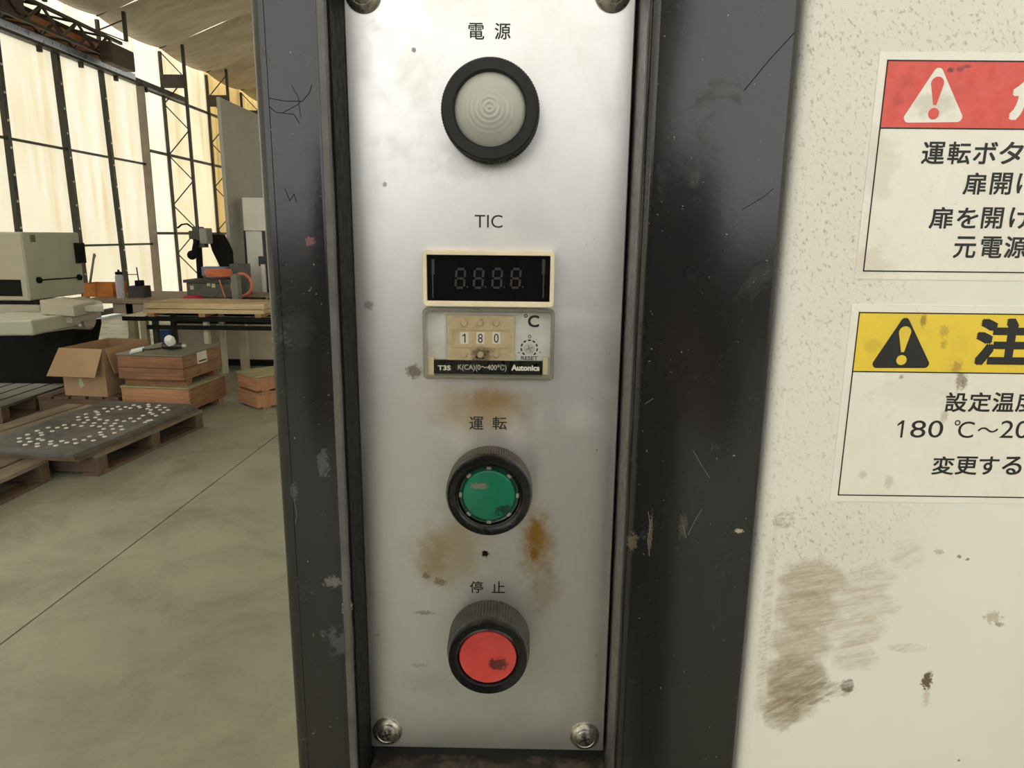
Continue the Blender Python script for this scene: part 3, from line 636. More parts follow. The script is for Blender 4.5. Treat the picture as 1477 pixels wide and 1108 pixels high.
def sticker(tlx, tly, bly, itx, ity, iby, bandy, bandm, triang, trim_, exm, lines, head, name, label):
    x0 = P(tlx, tly, YK).x; xi = P(itx, ity, YK).x; W = .155; z = lambda py, px=tlx: P(px, py, YK).z
    t = thing(name, label, 'sticker', (x0, YK, z(bly, tlx - 32)))
    zt, zb = z(tly), P(tlx - 33, bly, YK).z; iz, ib, bz = z(ity), P(itx - 33, iby, YK).z, P(itx - 10, bandy, YK).z
    B().box((x0, YK, zb), (x0 + W, YK + .0002, zt)).build('backing', lam, t)
    B().box((xi, YK - .00004, bz), (x0 + W - .003, YK, iz)).build('colour_band', bandm, t)
    b = B(); lw = .00045; e = YK - .00008
    for a, q in (((xi, ib), (xi + lw, iz)), ((xi, iz - lw), (x0 + W - .003, iz)), ((xi, bz - lw), (x0 + W - .003, bz)), ((xi, ib), (x0 + W - .003, ib + lw))):
        b.box((a[0], e, a[1]), (q[0], e + .00004, q[1]))
    b.build('border', ink, t)
    def rt(pts, r, Y):                                # triangle with rounded corners
        o = []; n = len(pts)
        for i in range(n):
            p, a, c_ = pts[i], (pts[i - 1] - pts[i]).normalized(), (pts[(i + 1) % n] - pts[i]).normalized()
            h = math.acos(max(-1, min(1, a.dot(c_)))) / 2; d = r / math.tan(h); ce = p + (a + c_).normalized() * (r / math.sin(h))
            s, e_ = p + a * d - ce, p + c_ * d - ce
            for j in range(6): o.append(ce + s.lerp(e_, j / 5).normalized() * r)
        return o
    tp_ = [P(x, y, YK - .00008) for x, y in triang]; B().prism(rt(tp_, .0015, 0), (0, .00004, 0)).build('warning_triangle', trim_, t)
    ap, bl, br_ = tp_; cx = (bl.x + br_.x) / 2 + (ap.x - (bl.x + br_.x) / 2) * .0; hgt = ap.z - bl.z; Y = YK - .00012
    dr = []
    for i in range(20):
        a = math.pi * (-.12 + 1.24 * i / 19); dr.append(Vector((cx + .0021 * math.cos(a), Y, bl.z + hgt * .66 + .0021 * math.sin(a))))
    dr += [Vector((cx - .0005, Y, bl.z + hgt * .30)), Vector((cx + .0005, Y, bl.z + hgt * .30))]
    b = B().prism(dr, (0, .00004, 0)); b.prism([Vector((cx + .0018 * math.cos(i * .3142), Y, bl.z + hgt * .155 + .0018 * math.sin(i * .3142))) for i in range(20)], (0, .00004, 0)); b.build('exclamation_mark', exm, t)
    b = B(); print_on(b, head[0], *head[1:5], YK - .00008, .045); b.build('headline', head[5], t)
    b = B()
    for ln in lines: print_on(b, *ln[:5], YK - .00006, ln[5] if len(ln) > 5 else .018)
    if trim_ is ink: one(b, 1302, 606.5, 631.5, 3.4, YK - .00006, .125)
    b.build('lettering', ink, t); return t
navy = ink
Lr = [(c_, 1330 + i * 37.2, 204.4, 1363 + i * 37.2 + (1 if i > 1 else 0), 237) for i, c_ in enumerate('運転ボタ')]
Lr += [('扉', 1390, 249, 1423, 281), ('開', 1429, 249, 1459.5, 281), ('け', 1467, 250, 1498, 281)]
Lr += [('扉', 1341, 298.5, 1375, 330), ('を', 1380.5, 299.5, 1411, 329.5), ('開', 1416, 299, 1447, 330), ('け', 1456.5, 299, 1487, 330)]
Lr += [('元', 1376, 341, 1408, 372.5), ('電', 1414.5, 341, 1446, 372.5), ('源', 1449, 341, 1481, 372.5)]
sticker(1269.5, 74.4, 402.5, 1279.6, 86, 391.8, 183.7, redp, [(1355.4, 90.5), (1298, 177), (1392, 176)], lam, redp, Lr, ('危', 1459, 108.5, 1533, 174, lam), 'warning_sticker', 'white danger sticker with red band and white exclamation triangle on oven door')
Ly = [(c_, 1363.5 + i * 34.1, 566, 1395.3 + i * 34.1, 594.5) for i, c_ in enumerate('設定温度')]
Ly += [('8', 1313.5, 606.5, 1335.5, 631.5, .0), ('0', 1339, 606.5, 1360.5, 631.5, .0), ('°', 1377, 606, 1385.5, 614, .01), ('C', 1382, 608, 1405, 632, .0), ('～', 1410, 616.5, 1440, 624), ('200', 1443, 607, 1507, 632.5, .0)]
Ly += [(c_, 1344.7 + i * 33.6, 658.5, 1376.5 + i * 33.6 - (3 if i > 1 else 0), 685) for i, c_ in enumerate('変更する')]
sticker(1229, 438.8, 722.8, 1238.7, 449.8, 714.7, 535, yel, [(1307, 452), (1253.5, 531), (1344, 531)], ink, yel, Ly, ('注', 1407, 459, 1487, 527.5, ink), 'warning_sticker', 'white caution sticker with yellow band and black exclamation triangle on oven door')
#@@BACKGROUND
# ================================================================== THINGS IN THE HALL
w_old = wood('old_pallet_wood', (.28, .23, .165), (.15, .115, .078), 1)
w_oldx = wood('old_stringer_wood', (.165, .105, .072), (.08, .05, .034), 0)
w_grey = wood('weathered_grey_wood', (.14, .138, .112), (.08, .08, .065), 1)
w_pale = wood('pale_pine', (.66, .52, .32), (.46, .33, .18), 0)
w_crate = wood('crate_wood', (.29, .145, .075), (.15, .068, .036), 0)
w_cratey = wood('crate_wood_end', (.31, .175, .09), (.17, .085, .046), 1)
w_orange = wood('new_crate_wood', (.47, .25, .135), (.32, .155, .08), 0)
def pallet(loc, rotz, W, L, label, top=w_old, H=.13, nb=7):
    t = thing('wooden_pallet', label, 'pallet', loc, rotz)          # loc: right near corner on the floor
    bw = W / nb
    for i in range(nb):
        j = random.uniform(-.008, .008)
        B().box((-W + i * bw + .012, j, H - .02), (-W + (i + 1) * bw - .012, L + j, H)).build('deck_board', top, t, local=True)
    for y in (0, L / 2 - .045, L - .09): B().box((-W + .01, y + .005, .02), (-.01, y + .085, H - .0205)).build('stringer', w_oldx, t, local=True)
    for x in (-W + .01, -W / 2 - .05, -.11): B().box((x, 0, 0), (x + .1, L, .0195)).build('bottom_board', w_oldx, t, local=True)
    return t
gn, gf = G(145, 688), G(295.5, 616); a1 = -math.atan2(gf.x - gn.x, gf.y - gn.y); L1 = (gf - gn).length
pallet(gn, a1, 1.1, L1, 'brown wooden pallet under a stack of steel sheets')
g4, g4b = G(77, 693), G(0, 731)
d4 = (g4 - g4b).normalized(); pallet(g4 - d4 * 1.05, -math.atan2(d4.x, d4.y), 1.05, 1.05, 'weathered empty pallet on the floor in front of the steel sheets')
g2 = G(6, 612)
pallet(g2, 0.02, 1.1, .82, 'grey weathered pallet at the foot of the cream machine', w_grey, .13)
pallet((-3.11, 5.22, 0), 0, .66, .95, 'dark brown pallet under the cardboard box', w_oldx, .13, 5)
# steel sheets
sheet = Mat('blue_grey_steel'); k = sheet
k.set(Base_Color=k.mix(k.mr(k.noise(5, 6, .7), .35, .7), (.15, .155, .16), (.085, .085, .085)), Metallic=.35, Roughness=k.mr(k.noise(12, 4, .6), .3, .7, .34, .52))
rust = paint('rusty_sheet', (.16, .13, .105), .6, .3, .4, 8, (.09, .06, .04))
e1 = Vector((math.sin(-a1) , math.cos(a1), 0)); e2 = Vector((e1.y, -e1.x, 0))
def sheet_at(z0, h, n, f_, r, l, mat, name, label):
    t = thing(name, label, 'steel sheet', gn + e1 * .5 + e2 * -.5 + Vector((0, 0, z0)))
    q = [gn + e1 * n + e2 * r, gn + e1 * f_ + e2 * r, gn + e1 * f_ - e2 * l, gn + e1 * n - e2 * l]
    B().prism([Vector((v.x, v.y, z0)) for v in q], (0, 0, h)).build('sheet', mat, t); return t
ZS = .176
A, Bc, Cc = G(112, 657, ZS), G(277, 583, ZS), G(165, 580, ZS)
def along(v): d = v - gn; return d.dot(e1), d.dot(e2)
(na, ra), (fa, rb), (fc, lc) = along(A), along(Bc), along(Cc)
wl = -lc + .08
sheet_at(.130, .014, na + .02, fa + .0, (ra + rb) / 2 + .015, wl, rust, 'steel_sheet', 'rusty steel sheet lowest of the stack on the brown pallet')
sheet_at(.1445, .015, na + .01, fa + .01, (ra + rb) / 2 + .0, wl + .01, rust, 'steel_sheet', 'brownish steel sheet in the middle of the stack on the pallet')
top = sheet_at(.16, ZS - .16, na, fa, (ra + rb) / 2, wl, sheet.m, 'perforated_steel_sheet', 'blue grey steel sheet on the pallet with rings of bright round studs')
stud = None; stm = paint('bright_stud', (.78, .78, .74), .35, .2, .1, 30)
pts = """155,513 157,540 222,484 228,514 240,540 203,565 300,453 328,470 335,487 308,518 340,528 300,556 300,577 388,427 418,456 460,428 408,537 405,558 447,571 494,535 535,548
515,407 530,431 590,407 652,415 598,522 608,552 672,527 717,498 747,531 627,343 630,365 688,320 693,346 673,388 703,368 765,297 780,306 787,323 763,347 797,363 753,391 737,413 797,419
842,392 857,370 830,438 803,465 812,485 837,500 835,275 862,298 900,277 945,260 963,281 1005,263 1043,271 1070,248 1110,257 1120,268 935,368 918,394 893,413 903,438 915,470 965,417
977,442 993,376 1043,353 1072,377 1113,355 1143,331 1185,243 1190,258 1178,277 1207,286 1200,307 1220,319 1248,332 1255,266 1272,250 1280,285 1307,308 1318,267 1344,287 1160,385 1185,372 1205,368""".split()
for s in pts:
    x, y = map(float, s.split(',')); q = G(x / 5.542, 540 + y / 5.542, ZS); l = q - top.location
    if stud is None:
        stud = B().lathe((0, 0, 0), [(.0135, 0), (.0135, .003), (.010, .005), (0, .005)], 10, 'z').build('stud', stm, top, local=True); stud.location = l
    else: share(stud, l, top)

# cardboard box
card = paint('cardboard', (.33, .215, .12), .8, 0, .15, 4, (.27, .17, .09)); card_in = paint('cardboard_inside', (.28, .19, .11), .85, 0, .15, 4)
zb = .131; fl = G(92, 571, zb); fr_ = G(158, 572, zb); a_ = math.atan2(fr_.y - fl.y, fr_.x - fl.x)
cb = thing('cardboard_box', 'open cardboard box with its front flap folded down', 'box', (fl + fr_) / 2, a_ - .10)
W = (fr_ - fl).length / 2; D = .55; HB = P(115, 503, fl.y).z - zb; th = .006
B().box((-W, 0, 0), (W, th, HB)).build('front_wall', card, cb, local=True); B().box((-W, D - th, 0), (W, D, HB)).build('back_wall', card_in, cb, local=True)
for s in (-1, 1): B().box((s * W, th, 0), (s * (W - th), D - th, HB)).build('side_wall', card, cb, local=True)
B().box((-W + th, th, 0), (W - th, D - th, th)).build('bottom', card_in, cb, local=True)
B().prism([(-W, 0, HB), (W, 0, HB), (W - .01, -.10, HB - .205), (-W - .05, -.10, HB - .205)], (0, -.006, .003)).build('flap', card, cb, local=True)
B().prism([(W + .001, .02, HB), (W + .001, D - .01, HB), (W + .04, D - .03, HB - .2), (W + .04, .05, HB - .2)], (.006, 0, .003)).build('flap', card, cb, local=True)
B().prism([(-W * .22, -.0012, HB - .21), (-W * .05, -.0012, HB - .29), (-W * .2, -.0012, HB - .31), (-W * .3, -.0012, HB - .29)], (0, .001, 0)).build('green_tag', paint('green_tag', (.38, .48, .26), .6), cb, local=True)

# wooden crates
cn = G(275, 602); cn.z = 0
def crate(loc, rotz, W, D, z0, h, label, lid=None, mats=(w_crate, w_cratey), np=2, skid=.05):
    t = thing('wooden_crate', label, 'crate', (loc[0], loc[1], z0), rotz)   # loc: right near corner
    ph = (h - skid) / np
    for i in range(np):
        za, zb_ = skid + i * ph, skid + (i + 1) * ph - .004
        B().box((-W, 0, za), (0, .02, zb_)).build('plank', mats[0], t, local=True); B().box((-W, D - .02, za), (0, D, zb_)).build('plank', mats[0], t, local=True)
        B().box((-.02, .021, za), (-.0005, D - .021, zb_)).build('plank', mats[1], t, local=True); B().box((-W + .0005, .021, za), (-W + .02, D - .021, zb_)).build('plank', mats[1], t, local=True)
    for y in (.05, D - .12): B().box((-W + .01, y, 0), (-.01, y + .07, skid - .001)).build('skid', mats[0], t, local=True)
    B().box((-W - .005, -.005, h), (.005, D + .005, h + .012)).build('lid', lid or mats[0], t, local=True)
    return t
yc = cn.y
zl = P(275, 562, yc).z; zu0 = P(268, 550, yc).z; zu1 = P(268, 513, yc).z
lidg = paint('grey_green_lid', (.17, .165, .115), .7, 0, .3, 8, (.10, .10, .07))
c1 = crate((cn.x, yc), -.10, .55, .56, 0, zl, 'orange brown wooden crate on the floor below the grey lidded crate', paint('mossy_lid', (.33, .30, .17), .85, 0, .3, 10), (w_orange, w_cratey), 1)
c2 = crate((cn.x - .03, yc + .01), -.10, .53, .56, zl + .0125, zu1 - zl - .026, 'brown wooden crate with grey green lid standing on another crate', lidg, skid=zu0 - zl - .01)
hh = (zu1 - zl); B().box((-.0004, .20, hh * .55), (.0012, .34, hh * .9)).build('shipping_label', paint('paper', (.62, .60, .56), .6), c2, local=True)
B().box((-.0003, .22, hh * .6), (.0016, .33, hh * .65)).build('label_print', ink, c2, local=True)
# things lying on the crate
zt = zu1 + .001
q = G(249, 505, zt); t = thing('air_tool', 'black air tool with a white round cap lying on the grey crate lid', 'tool', (q.x, q.y, zt))
b = B().tube([(-.075, .0, .032), (.0, .005, .034), (.065, .02, .03)], [.026, .033, .022], 10); b.build('tool_body', paint('tool_black', (.02, .02, .02), .45), t, local=True)
B().tube([(-.005, .0, .055), (-.008, -.02, .085), (-.01, -.035, .1)], [.036, .04, .03], 14).build('round_cap', paint('cap_white', (.74, .75, .76), .4), t, local=True)
B().tube([(.065, .02, .03), (.10, .03, .03)], [.02, .016], 10).build('fitting', paint('zinc', (.5, .5, .5)), t, local=True)
B().tube([(-.07, 0, .018), (-.16, -.05, .01), (-.22, -.03, .01)], .008, 6).build('air_hose', paint('tool_black', (0, 0, 0)), t, local=True)
q = G(190, 501, zt); tag(B().prism([G(*p, zt) for p in ((187, 511), (205, 507), (208, 502), (190, 506))], (0, 0, .012)).build('folded_cloth', paint('white_cloth', (.72, .78, .82), .8)), 'small folded white and blue rag on the grey crate lid', 'rag')
# pair of small crates by the black frame
gnr, gl = G(372, 592), G(345, 582); a5 = math.atan2(gnr.y - gl.y, gnr.x - gl.x); W5 = (gnr - gl).length
h5 = (P(372, 543, gnr.y).z) / 2
for i, (nm, z) in enumerate((('orange brown small crate standing on the floor behind the oven post', 0), ('orange brown small crate stacked on a like crate behind the oven post', h5))):
    crate((gnr.x, gnr.y), a5, W5, .42, z, h5 - .014, nm, w_orange if i == 0 else paint('mossy_lid', (0, 0, 0)), (w_orange, w_orange), 1, .016)

# cream grinding machine -------------------------------------------------
mc = paint('machine_cream', (.40, .375, .30), .5, 0, .15, 3, (.31, .29, .215)); mg = paint('machine_green', (.40, .42, .335), .5, 0, .2, 3, (.31, .33, .245))
mb = paint('machine_black', (.010, .010, .009), .8, 0, .2, 4, spec=.12); Y0 = 6.0
mach = thing('grinding_machine', 'cream surface grinding machine with black base and boxed head', 'machine', (P(20, 560, Y0).x, Y0 + .4, 0))
xl_, xr_ = P(-75, 400, Y0).x, P(38, 390, Y0).x; zt_, zb_ = P(20, 335, Y0).z, P(20, 434, Y0).z
B().box((xl_, Y0, zb_), (xr_, Y0 + .78, zt_)).build('head_housing', mg, mach, bevel=.012)
B().box((xl_, Y0 - .004, zb_ + .01), (xr_ - .01, Y0 + .001, zt_ - .012)).build('front_cover', mc, mach)
pbox(-70, 403, 31, 427, Y0 - .006, .006).build('dark_window', mb, mach)
def side(px, py): return PX(px, py, xr_)
pa, pb = side(55, 404), side(113, 400)
B().cyl(pa + Vector((.02, 0, 0)), pb + Vector((.02, 0, 0)), .006, 8).build('rod', mb, mach)
for p in (pa, pb): B().lathe(p, [(.028, 0), (.028, .02), (.018, .03), (0, .03)], 12, 'x').build('knob', mb, mach)
p = side(47, 344); B().box(p + Vector((0, -.03, -.03)), p + Vector((.004, .03, .03))).build('vent', paint('vent_grey', (.12, .12, .10), .6), mach)
p = side(112, 355); B().box(p + Vector((0, -.06, -.16)), p + Vector((.05, .03, .03))).build('hinge_bracket', mb, mach)
pbox(-75, 434, 58, 440, Y0 - .002, .3).build('slot', mb, mach)
pbox(-75, 439.5, 58, 456, Y0 - .05, .35).build('cross_beam', mc, mach, bevel=.008)
pbox(-75, 456, 62, 467, Y0 - .04, .3).build('dark_gap', mb, mach)  # black box stands in for the dark gap below the beam
Yc = 5.55; z1, z0 = P(80, 433, Yc).z, P(80, 456, Yc).z; x0, x1 = P(58, 445, Yc).x, P(106, 445, Yc).x
B().hexa([Vector(v) for v in ((x0, Yc, z0 + .01), (x1, Yc, z0 - .005), (x1, Yc + .3, z0), (x0, Yc + .3, z0), (x0, Yc, z1), (x1, Yc, z1 - .045), (x1, Yc + .3, z1 - .03), (x0, Yc + .3, z1))]).build('carriage', mc, mach, bevel=.008)
zt2 = P(130, 434, 6.1).z
B().prism([(*G(px, py, zt2).xy, zt2 - .05) for px, py in ((84, 432), (118, 441), (149, 441), (147, 435), (120, 427.5))], (0, 0, .05)).build('work_table', mg, mach, bevel=.004)
pbox(60, 457, 104, 466, 5.6, .4).build('carriage_foot', mc, mach)
pbox(62, 431, 76, 435, 5.7, .1).build('lever_mount', mb, mach)
Yl = 5.2; z1, z0 = P(20, 462, Yl).z, P(20, 486, Yl).z; x0, x1 = P(-60, 470, Yl).x, P(46, 470, Yl).x
B().hexa([Vector(v) for v in ((x0, Yl, z0), (x1, Yl, z0 + .01), (x1, Yl + .6, z0 + .02), (x0, Yl + .6, z0), (x0, Yl, z1 - .02), (x1, Yl, z1), (x1, Yl + .6, z1), (x0, Yl + .6, z1))]).build('apron', mg, mach, bevel=.015)
B().bar(P(30, 476, 5.45), P(112, 465, 5.9), .09, .085).build('screw_cover', mc, mach)
B().lathe(P(106, 461, 5.9), [(0, 0), (.07, 0), (.085, .02), (.085, .14), (.06, .16), (0, .16)], 20, 'x').build('screw_housing', mc, mach)
B().lathe(P(116, 469, 5.75), [(.012, 0), (.012, .01), (0, .012)], 10, 'y-').build('lamp_stud', paint('cap_white', (0, 0, 0)), mach)
B().prism([(x, Y0 - .05, z) for x, z in ((xl_, 0), (P(88, 500, Y0).x, 0), (P(112, 470, Y0).x, P(128, 474, Y0).z), (P(112, 470, Y0).x, P(100, 467, Y0).z), (xl_, P(0, 470, Y0).z))], (0, .4, 0)).build('base', mb, mach)

# long work bench with tools on it ----------------------------------------
bt = paint('bench_top', (.30, .24, .165), .65, 0, .25, 6, (.20, .16, .11)); bl = paint('bench_leg', (.42, .36, .26), .6, 0, .2, 6)
YB = 7.0; ZBn = P(250, 434, YB).z
bench = thing('work_bench', 'long brown work bench carrying hoses and tools', 'bench', (P(240, 434, YB).x, YB + .5, 0))
x0, x1 = P(112, 434, YB).x, P(350, 434, YB).x
B().box((x0, YB, ZBn - .035), (x1, YB + 1.15, ZBn)).build('bench_top', bt, bench, bevel=.004)
B().box((P(160, 440, YB).x, YB + .03, ZBn - .14), (x1 - .02, YB + .06, ZBn - .035)).build('apron_rail', bl, bench)
for x in (x0 + .03, P(182, 470, YB).x, P(300, 470, YB).x, x1 - .08):
    for y in (YB + .03, YB + 1.05): B().box((x, y, 0), (x + .07, y + .07, ZBn - .035)).build('leg', bl, bench)
p = P(186, 500, YB); B().prism([(p.x - .13, YB + .05, 0), (p.x + .16, YB + .05, 0), (p.x + .03, YB + .05, .34), (p.x - .02, YB + .05, .34)], (0, .02, 0)).build('foot_gusset', bl, bench)
zs = ZBn + .001
def on_bench(px, Y): return P(px, 430, Y).x
def bbox_(name, label, cat, px0, px1, py0, Y, dep, mat, bev=.006):
    x0, x1 = on_bench(px0, Y), on_bench(px1, Y)
    return tag(B().box((x0, Y, zs), (x1, Y + dep, P((px0 + px1) / 2, py0, Y).z)).build(name, mat, bevel=bev), label, cat)
org = paint('orange_paint', (.62, .22, .03), .55, 0, .35, 12, (.32, .12, .03))
t = thing('parts_bin', 'orange steel parts bin at the end of the work bench', 'bin', (on_bench(142, 7.3), 7.4, zs))
x0, x1 = on_bench(120, 7.3), on_bench(164, 7.3); z1 = P(140, 409, 7.3).z
for a, b_, nm in (((x0, 7.3, zs), (x1, 7.31, z1), 'front'), ((x0, 7.55, zs), (x1, 7.56, z1), 'back'), ((x0, 7.31, zs), (x0 + .01, 7.55, z1), 'side'), ((x1 - .01, 7.31, zs), (x1, 7.55, z1), 'side'), ((x0 + .01, 7.31, zs), (x1 - .01, 7.55, zs + .01), 'bottom'), ((x0 + .13, 7.295, zs), (x0 + .145, 7.2999, z1), 'rib')):
    B().box(a, b_).build(nm, org, t)
xb = on_bench(175, 7.2); zt3 = P(172, 396, 7.2).z
t = thing('spray_bottle', 'tall pale lilac bottle with dark cap beside the orange bin', 'bottle', (xb, 7.2, zs))
B().lathe((xb, 7.2, zs), [(.038, 0), (.04, .01), (.04, (zt3 - zs) * .9), (.03, zt3 - zs)], 20, 'z').build('bottle_body', paint('lilac_plastic', (.48, .46, .52), .45, 0, .3, 30), t)
B().lathe((xb, 7.2, zt3 + .0005), [(.034, 0), (.034, .025), (.012, .03), (.008, .05), (0, .05)], 16, 'z').build('cap', mb, t)
t = thing('magnetic_stand', 'dark block stand with thin upright rod on the bench', 'stand', (on_bench(197, 7.3), 7.3, zs))
x0, x1 = on_bench(185, 7.3), on_bench(208, 7.3); B().box((x0, 7.3, zs), (x1, 7.45, P(197, 413, 7.3).z)).build('block', paint('dark_grey_iron', (.05, .05, .04), .6), t)
B().box((on_bench(195, 7.3), 7.32, P(197, 413, 7.3).z), (on_bench(203, 7.3), 7.40, P(197, 405, 7.3).z)).build('clamp', mb, t)
B().cyl((on_bench(198, 7.3), 7.36, P(197, 405, 7.3).z), (on_bench(197, 7.3), 7.36, P(197, 386, 7.3).z), .006, 6).build('rod', mb, t)
B().cyl(P(184, 396, 7.36), P(199, 396, 7.36), .005, 6).build('arm', mb, t)
t = thing('leaning_pole', 'thin grey pole with hooked tip standing in the orange bin', 'pole', (on_bench(130, 7.45), 7.45, zs + .011))
B().cyl((on_bench(128, 7.42), 7.42, zs + .012), P(136, 366, 7.42), .012, 8).build('shaft', paint('pole_grey', (.25, .24, .2), .5), t)
B().tube([P(136, 366, 7.42), P(138, 369, 7.42), P(136.5, 372, 7.42)], .006, 6).build('hook', paint('pole_grey', (0, 0, 0)), t)
# machine vice bed, cloth, hoses
ir = paint('grey_iron', (.10, .10, .085), .55, .2, .35, 14, (.05, .05, .04))
t = thing('machine_bed', 'dark grey iron machine bed lying on the bench', 'machine part', (on_bench(300, 7.35), 7.5, zs))
x0, x1 = on_bench(270, 7.35), on_bench(331, 7.35); z1 = P(300, 404, 7.35).z; zh = z1 - zs
B().box((x0, 7.35, zs), (x1, 7.62, z1 - .03)).build('bed_casting', ir, t, bevel=.01); B().box((x0 - .02, 7.33, z1 - .03), (x1, 7.64, z1)).build('bed_way', paint('dark_grey_iron', (0, 0, 0)), t)
for px, py in ((277, 415), (301, 410), (308, 412)):
    p = P(px, py, 7.345); B().box(p + Vector((-.02, 0, -.02)), p + Vector((.015, .01, .02))).build('bare_patch', paint('bare_cream', (.55, .50, .36), .6), t)
tag(B().prism([P(258, 430.5, 7.1), P(286, 430, 7.1), P(283, 426, 7.1), P(275, 424.5, 7.1), P(266, 425.5, 7.1)], (0, .14, 0)).build('red_cloth', paint('red_cloth', (.45, .03, .07), .85, 0, .3, 30)), 'crumpled red cloth lying on the bench edge', 'cloth')
for v in bpy.data.objects['red_cloth'].data.vertices: v.co.z += zs - P(272, 430.5, 7.1).z + .001
hose = paint('orange_hose', (.62, .20, .10), .45, 0, .25, 20, (.42, .10, .05))
def coil(c, R, rz, turns, r, tilt=0., flat=1.):
    pts_ = []
    for i in range(turns * 20):
        a = 2 * math.pi * i / 20; rad_ = R * (1 - .06 * math.sin(i * .7)); v = Vector((rad_ * math.cos(a), rad_ * math.sin(a) * flat, r * .5 + (i / 20) * r * 1.2))
        v.rotate(Matrix.Rotation(tilt, 3, 'X')); pts_.append(c + v)
    return B().tube(pts_, r, 6)
zc = z1 + .022
t = thing('hose_coil', 'orange air hose coiled on top of the iron bed', 'hose', (on_bench(315, 7.45), 7.45, zc))
coil(Vector((on_bench(318, 7.48), 7.48, zc)), .13, 0, 5, .013, 0, .75).build('coil', hose, t)
B().tube([P(316, 403, 7.32), P(319, 412, 7.32), P(323, 424, 7.31), P(325, 429, 7.3)], .007, 6).build('hose_end', hose, t)
t = thing('hose_coil', 'orange hose hung upright over a grey bracket on the bench', 'hose', (on_bench(354, 7.1), 7.1, zs))
coil(Vector((on_bench(351, 7.2), 7.22, zs + .15)), .10, 0, 3, .012, math.pi / 2, 1.15).build('coil', hose, t)
t = thing('steel_bracket', 'grey round topped steel bracket standing on the bench', 'bracket', (on_bench(342, 7.05), 7.1, zs))
x0, x1 = on_bench(336, 7.05), on_bench(345, 7.05); z1b = P(340, 395, 7.05).z
pf_ = [(x0, zs), (x1, zs), (x1, z1b - .05)] + [((x0 + x1) / 2 + (x1 - x0) / 2 * math.cos(a * math.pi / 8), z1b - .05 + .05 * math.sin(a * math.pi / 8)) for a in range(1, 8)] + [(x0, z1b - .05)]
B().prism([(x, 7.03, z) for x, z in pf_], (0, .1, 0)).build('upright', paint('bracket_grey', (.17, .17, .16), .5, .2, .2, 12), t)
B().box((on_bench(328, 7.0), 7.01, zs), (on_bench(370, 7.0), 7.26, zs + .022)).build('foot', mb, t)
vb = paint('vice_blue', (.16, .22, .33), .5, 0, .25, 10)
t = thing('bench_vice', 'blue grey bench vice behind the orange hose', 'vice', (on_bench(318, 7.75), 7.8, zs))
B().box((on_bench(297, 7.75), 7.72, zs), (on_bench(331, 7.75), 7.9, P(318, 398, 7.75).z)).build('vice_body', ir, t)
B().box((on_bench(296, 7.75), 7.71, P(318, 398, 7.75).z), (on_bench(332, 7.75), 7.86, P(318, 385, 7.75).z)).build('jaw', vb, t, bevel=.006)
B().cyl(P(294, 390, 7.8), P(294, 402, 7.8), .008, 8).build('handle', mb, t)
# drill press ----------------------------------------------------------------
t = thing('drill_press', 'dark bench drill press with grey motor and round feed ball', 'drill', (on_bench(290, 7.95), 7.95, zs))
B().cyl((on_bench(291, 7.95), 7.95, zs), P(285, 330, 7.95), .035, 12).build('column', mb, t)
B().box((on_bench(281, 7.9), 7.86, zs), (on_bench(300, 7.9), 8.06, zs + .04)).build('foot', mb, t)
Yd = 7.85
pbox(287, 329, 298, 352, Yd, .16).build('motor', paint('motor_grey', (.26, .25, .22), .5, 0, .15, 10), t, bevel=.012)
pbox(277, 327, 287.5, 350, Yd + .01, .14).build('gear_head', paint('dark_grey_iron', (0, 0, 0)), t, bevel=.01)
pbox(272, 333, 277.5, 345, Yd + .02, .1).build('switch_box', paint('dark_grey_iron', (0, 0, 0)), t, bevel=.005)
pbox(283, 350, 295, 357, Yd + .02, .1).build('quill_collar', paint('dark_grey_iron', (0, 0, 0)), t)
B().tube([P(283.5, 346, Yd), P(281, 358, Yd), P(279, 366, Yd)], [.03, .028, .026], 10).build('arm', mb, t)
c = P(277, 368, Yd); B().tube([c + Vector((math.cos(a) * 0, 0, math.sin(a) * .052)) for a in [math.pi * (-.5 + i / 10) for i in range(11)]], [max(.004, .052 * math.cos(math.pi * (-.5 + i / 10))) for i in range(11)], 16).build('feed_ball', mb, t)
B().tube([P(256, 329, 8.0), P(262, 324, 8.0), P(270, 323, 8.0), P(277, 328, 7.95)], .01, 6).build('cable', mb, t)
t = thing('belt_guard', 'black slanted belt guard beside the grey drill motor', 'guard', (on_bench(318, 8.05), 8.05, zs))
B().prism([P(299, 338, 8.05), P(320, 338.5, 8.05), P(332, 362, 8.05), P(333.5, 384, 8.05), P(317, 384.5, 8.05), P(306, 362, 8.05)], (0, .08, 0)).build('guard_shell', mb, t)
B().box(P(318, 384, 8.06), (on_bench(331, 8.06), 8.12, zs)).build('guard_post', mb, t)
# tall grey partition, white machine head ----------------------------------------
pgm = paint('partition_grey', (.33, .325, .285), .6, 0, .12, 2.5); xp = P(317, 140, 8.15).x
part_ = thing('partition_panel', 'tall plain grey partition panel standing behind the bench', 'partition', (xp, 9.2, 0))
zA = P(317, 140, 8.15).z
B().box((xp - .04, 8.15, .05), (xp, 10.6, zA)).build('sheet', pgm, part_); B().box((xp - .06, 8.2, 0), (xp + .04, 8.3, .05)).build('foot', steel_dk, part_); B().box((xp - .06, 10.4, 0), (xp + .04, 10.5, .05)).build('foot', steel_dk, part_)
wm = paint('white_machine', (.62, .62, .56), .45, 0, .1, 4); nb_ = paint('navy_black', (.012, .018, .028), .45)
Yw = 8.25; t = thing('milling_machine', 'white milling machine with stepped head and navy slides behind the post', 'machine', (P(370, 430, Yw).x, Yw + .2, 0))
pbox(350, 285, 388, 333, Yw, .3).build('head_box', wm, t, bevel=.008); pbox(356, 333, 379, 395, Yw + .03, .25).build('column_cover', wm, t, bevel=.004)
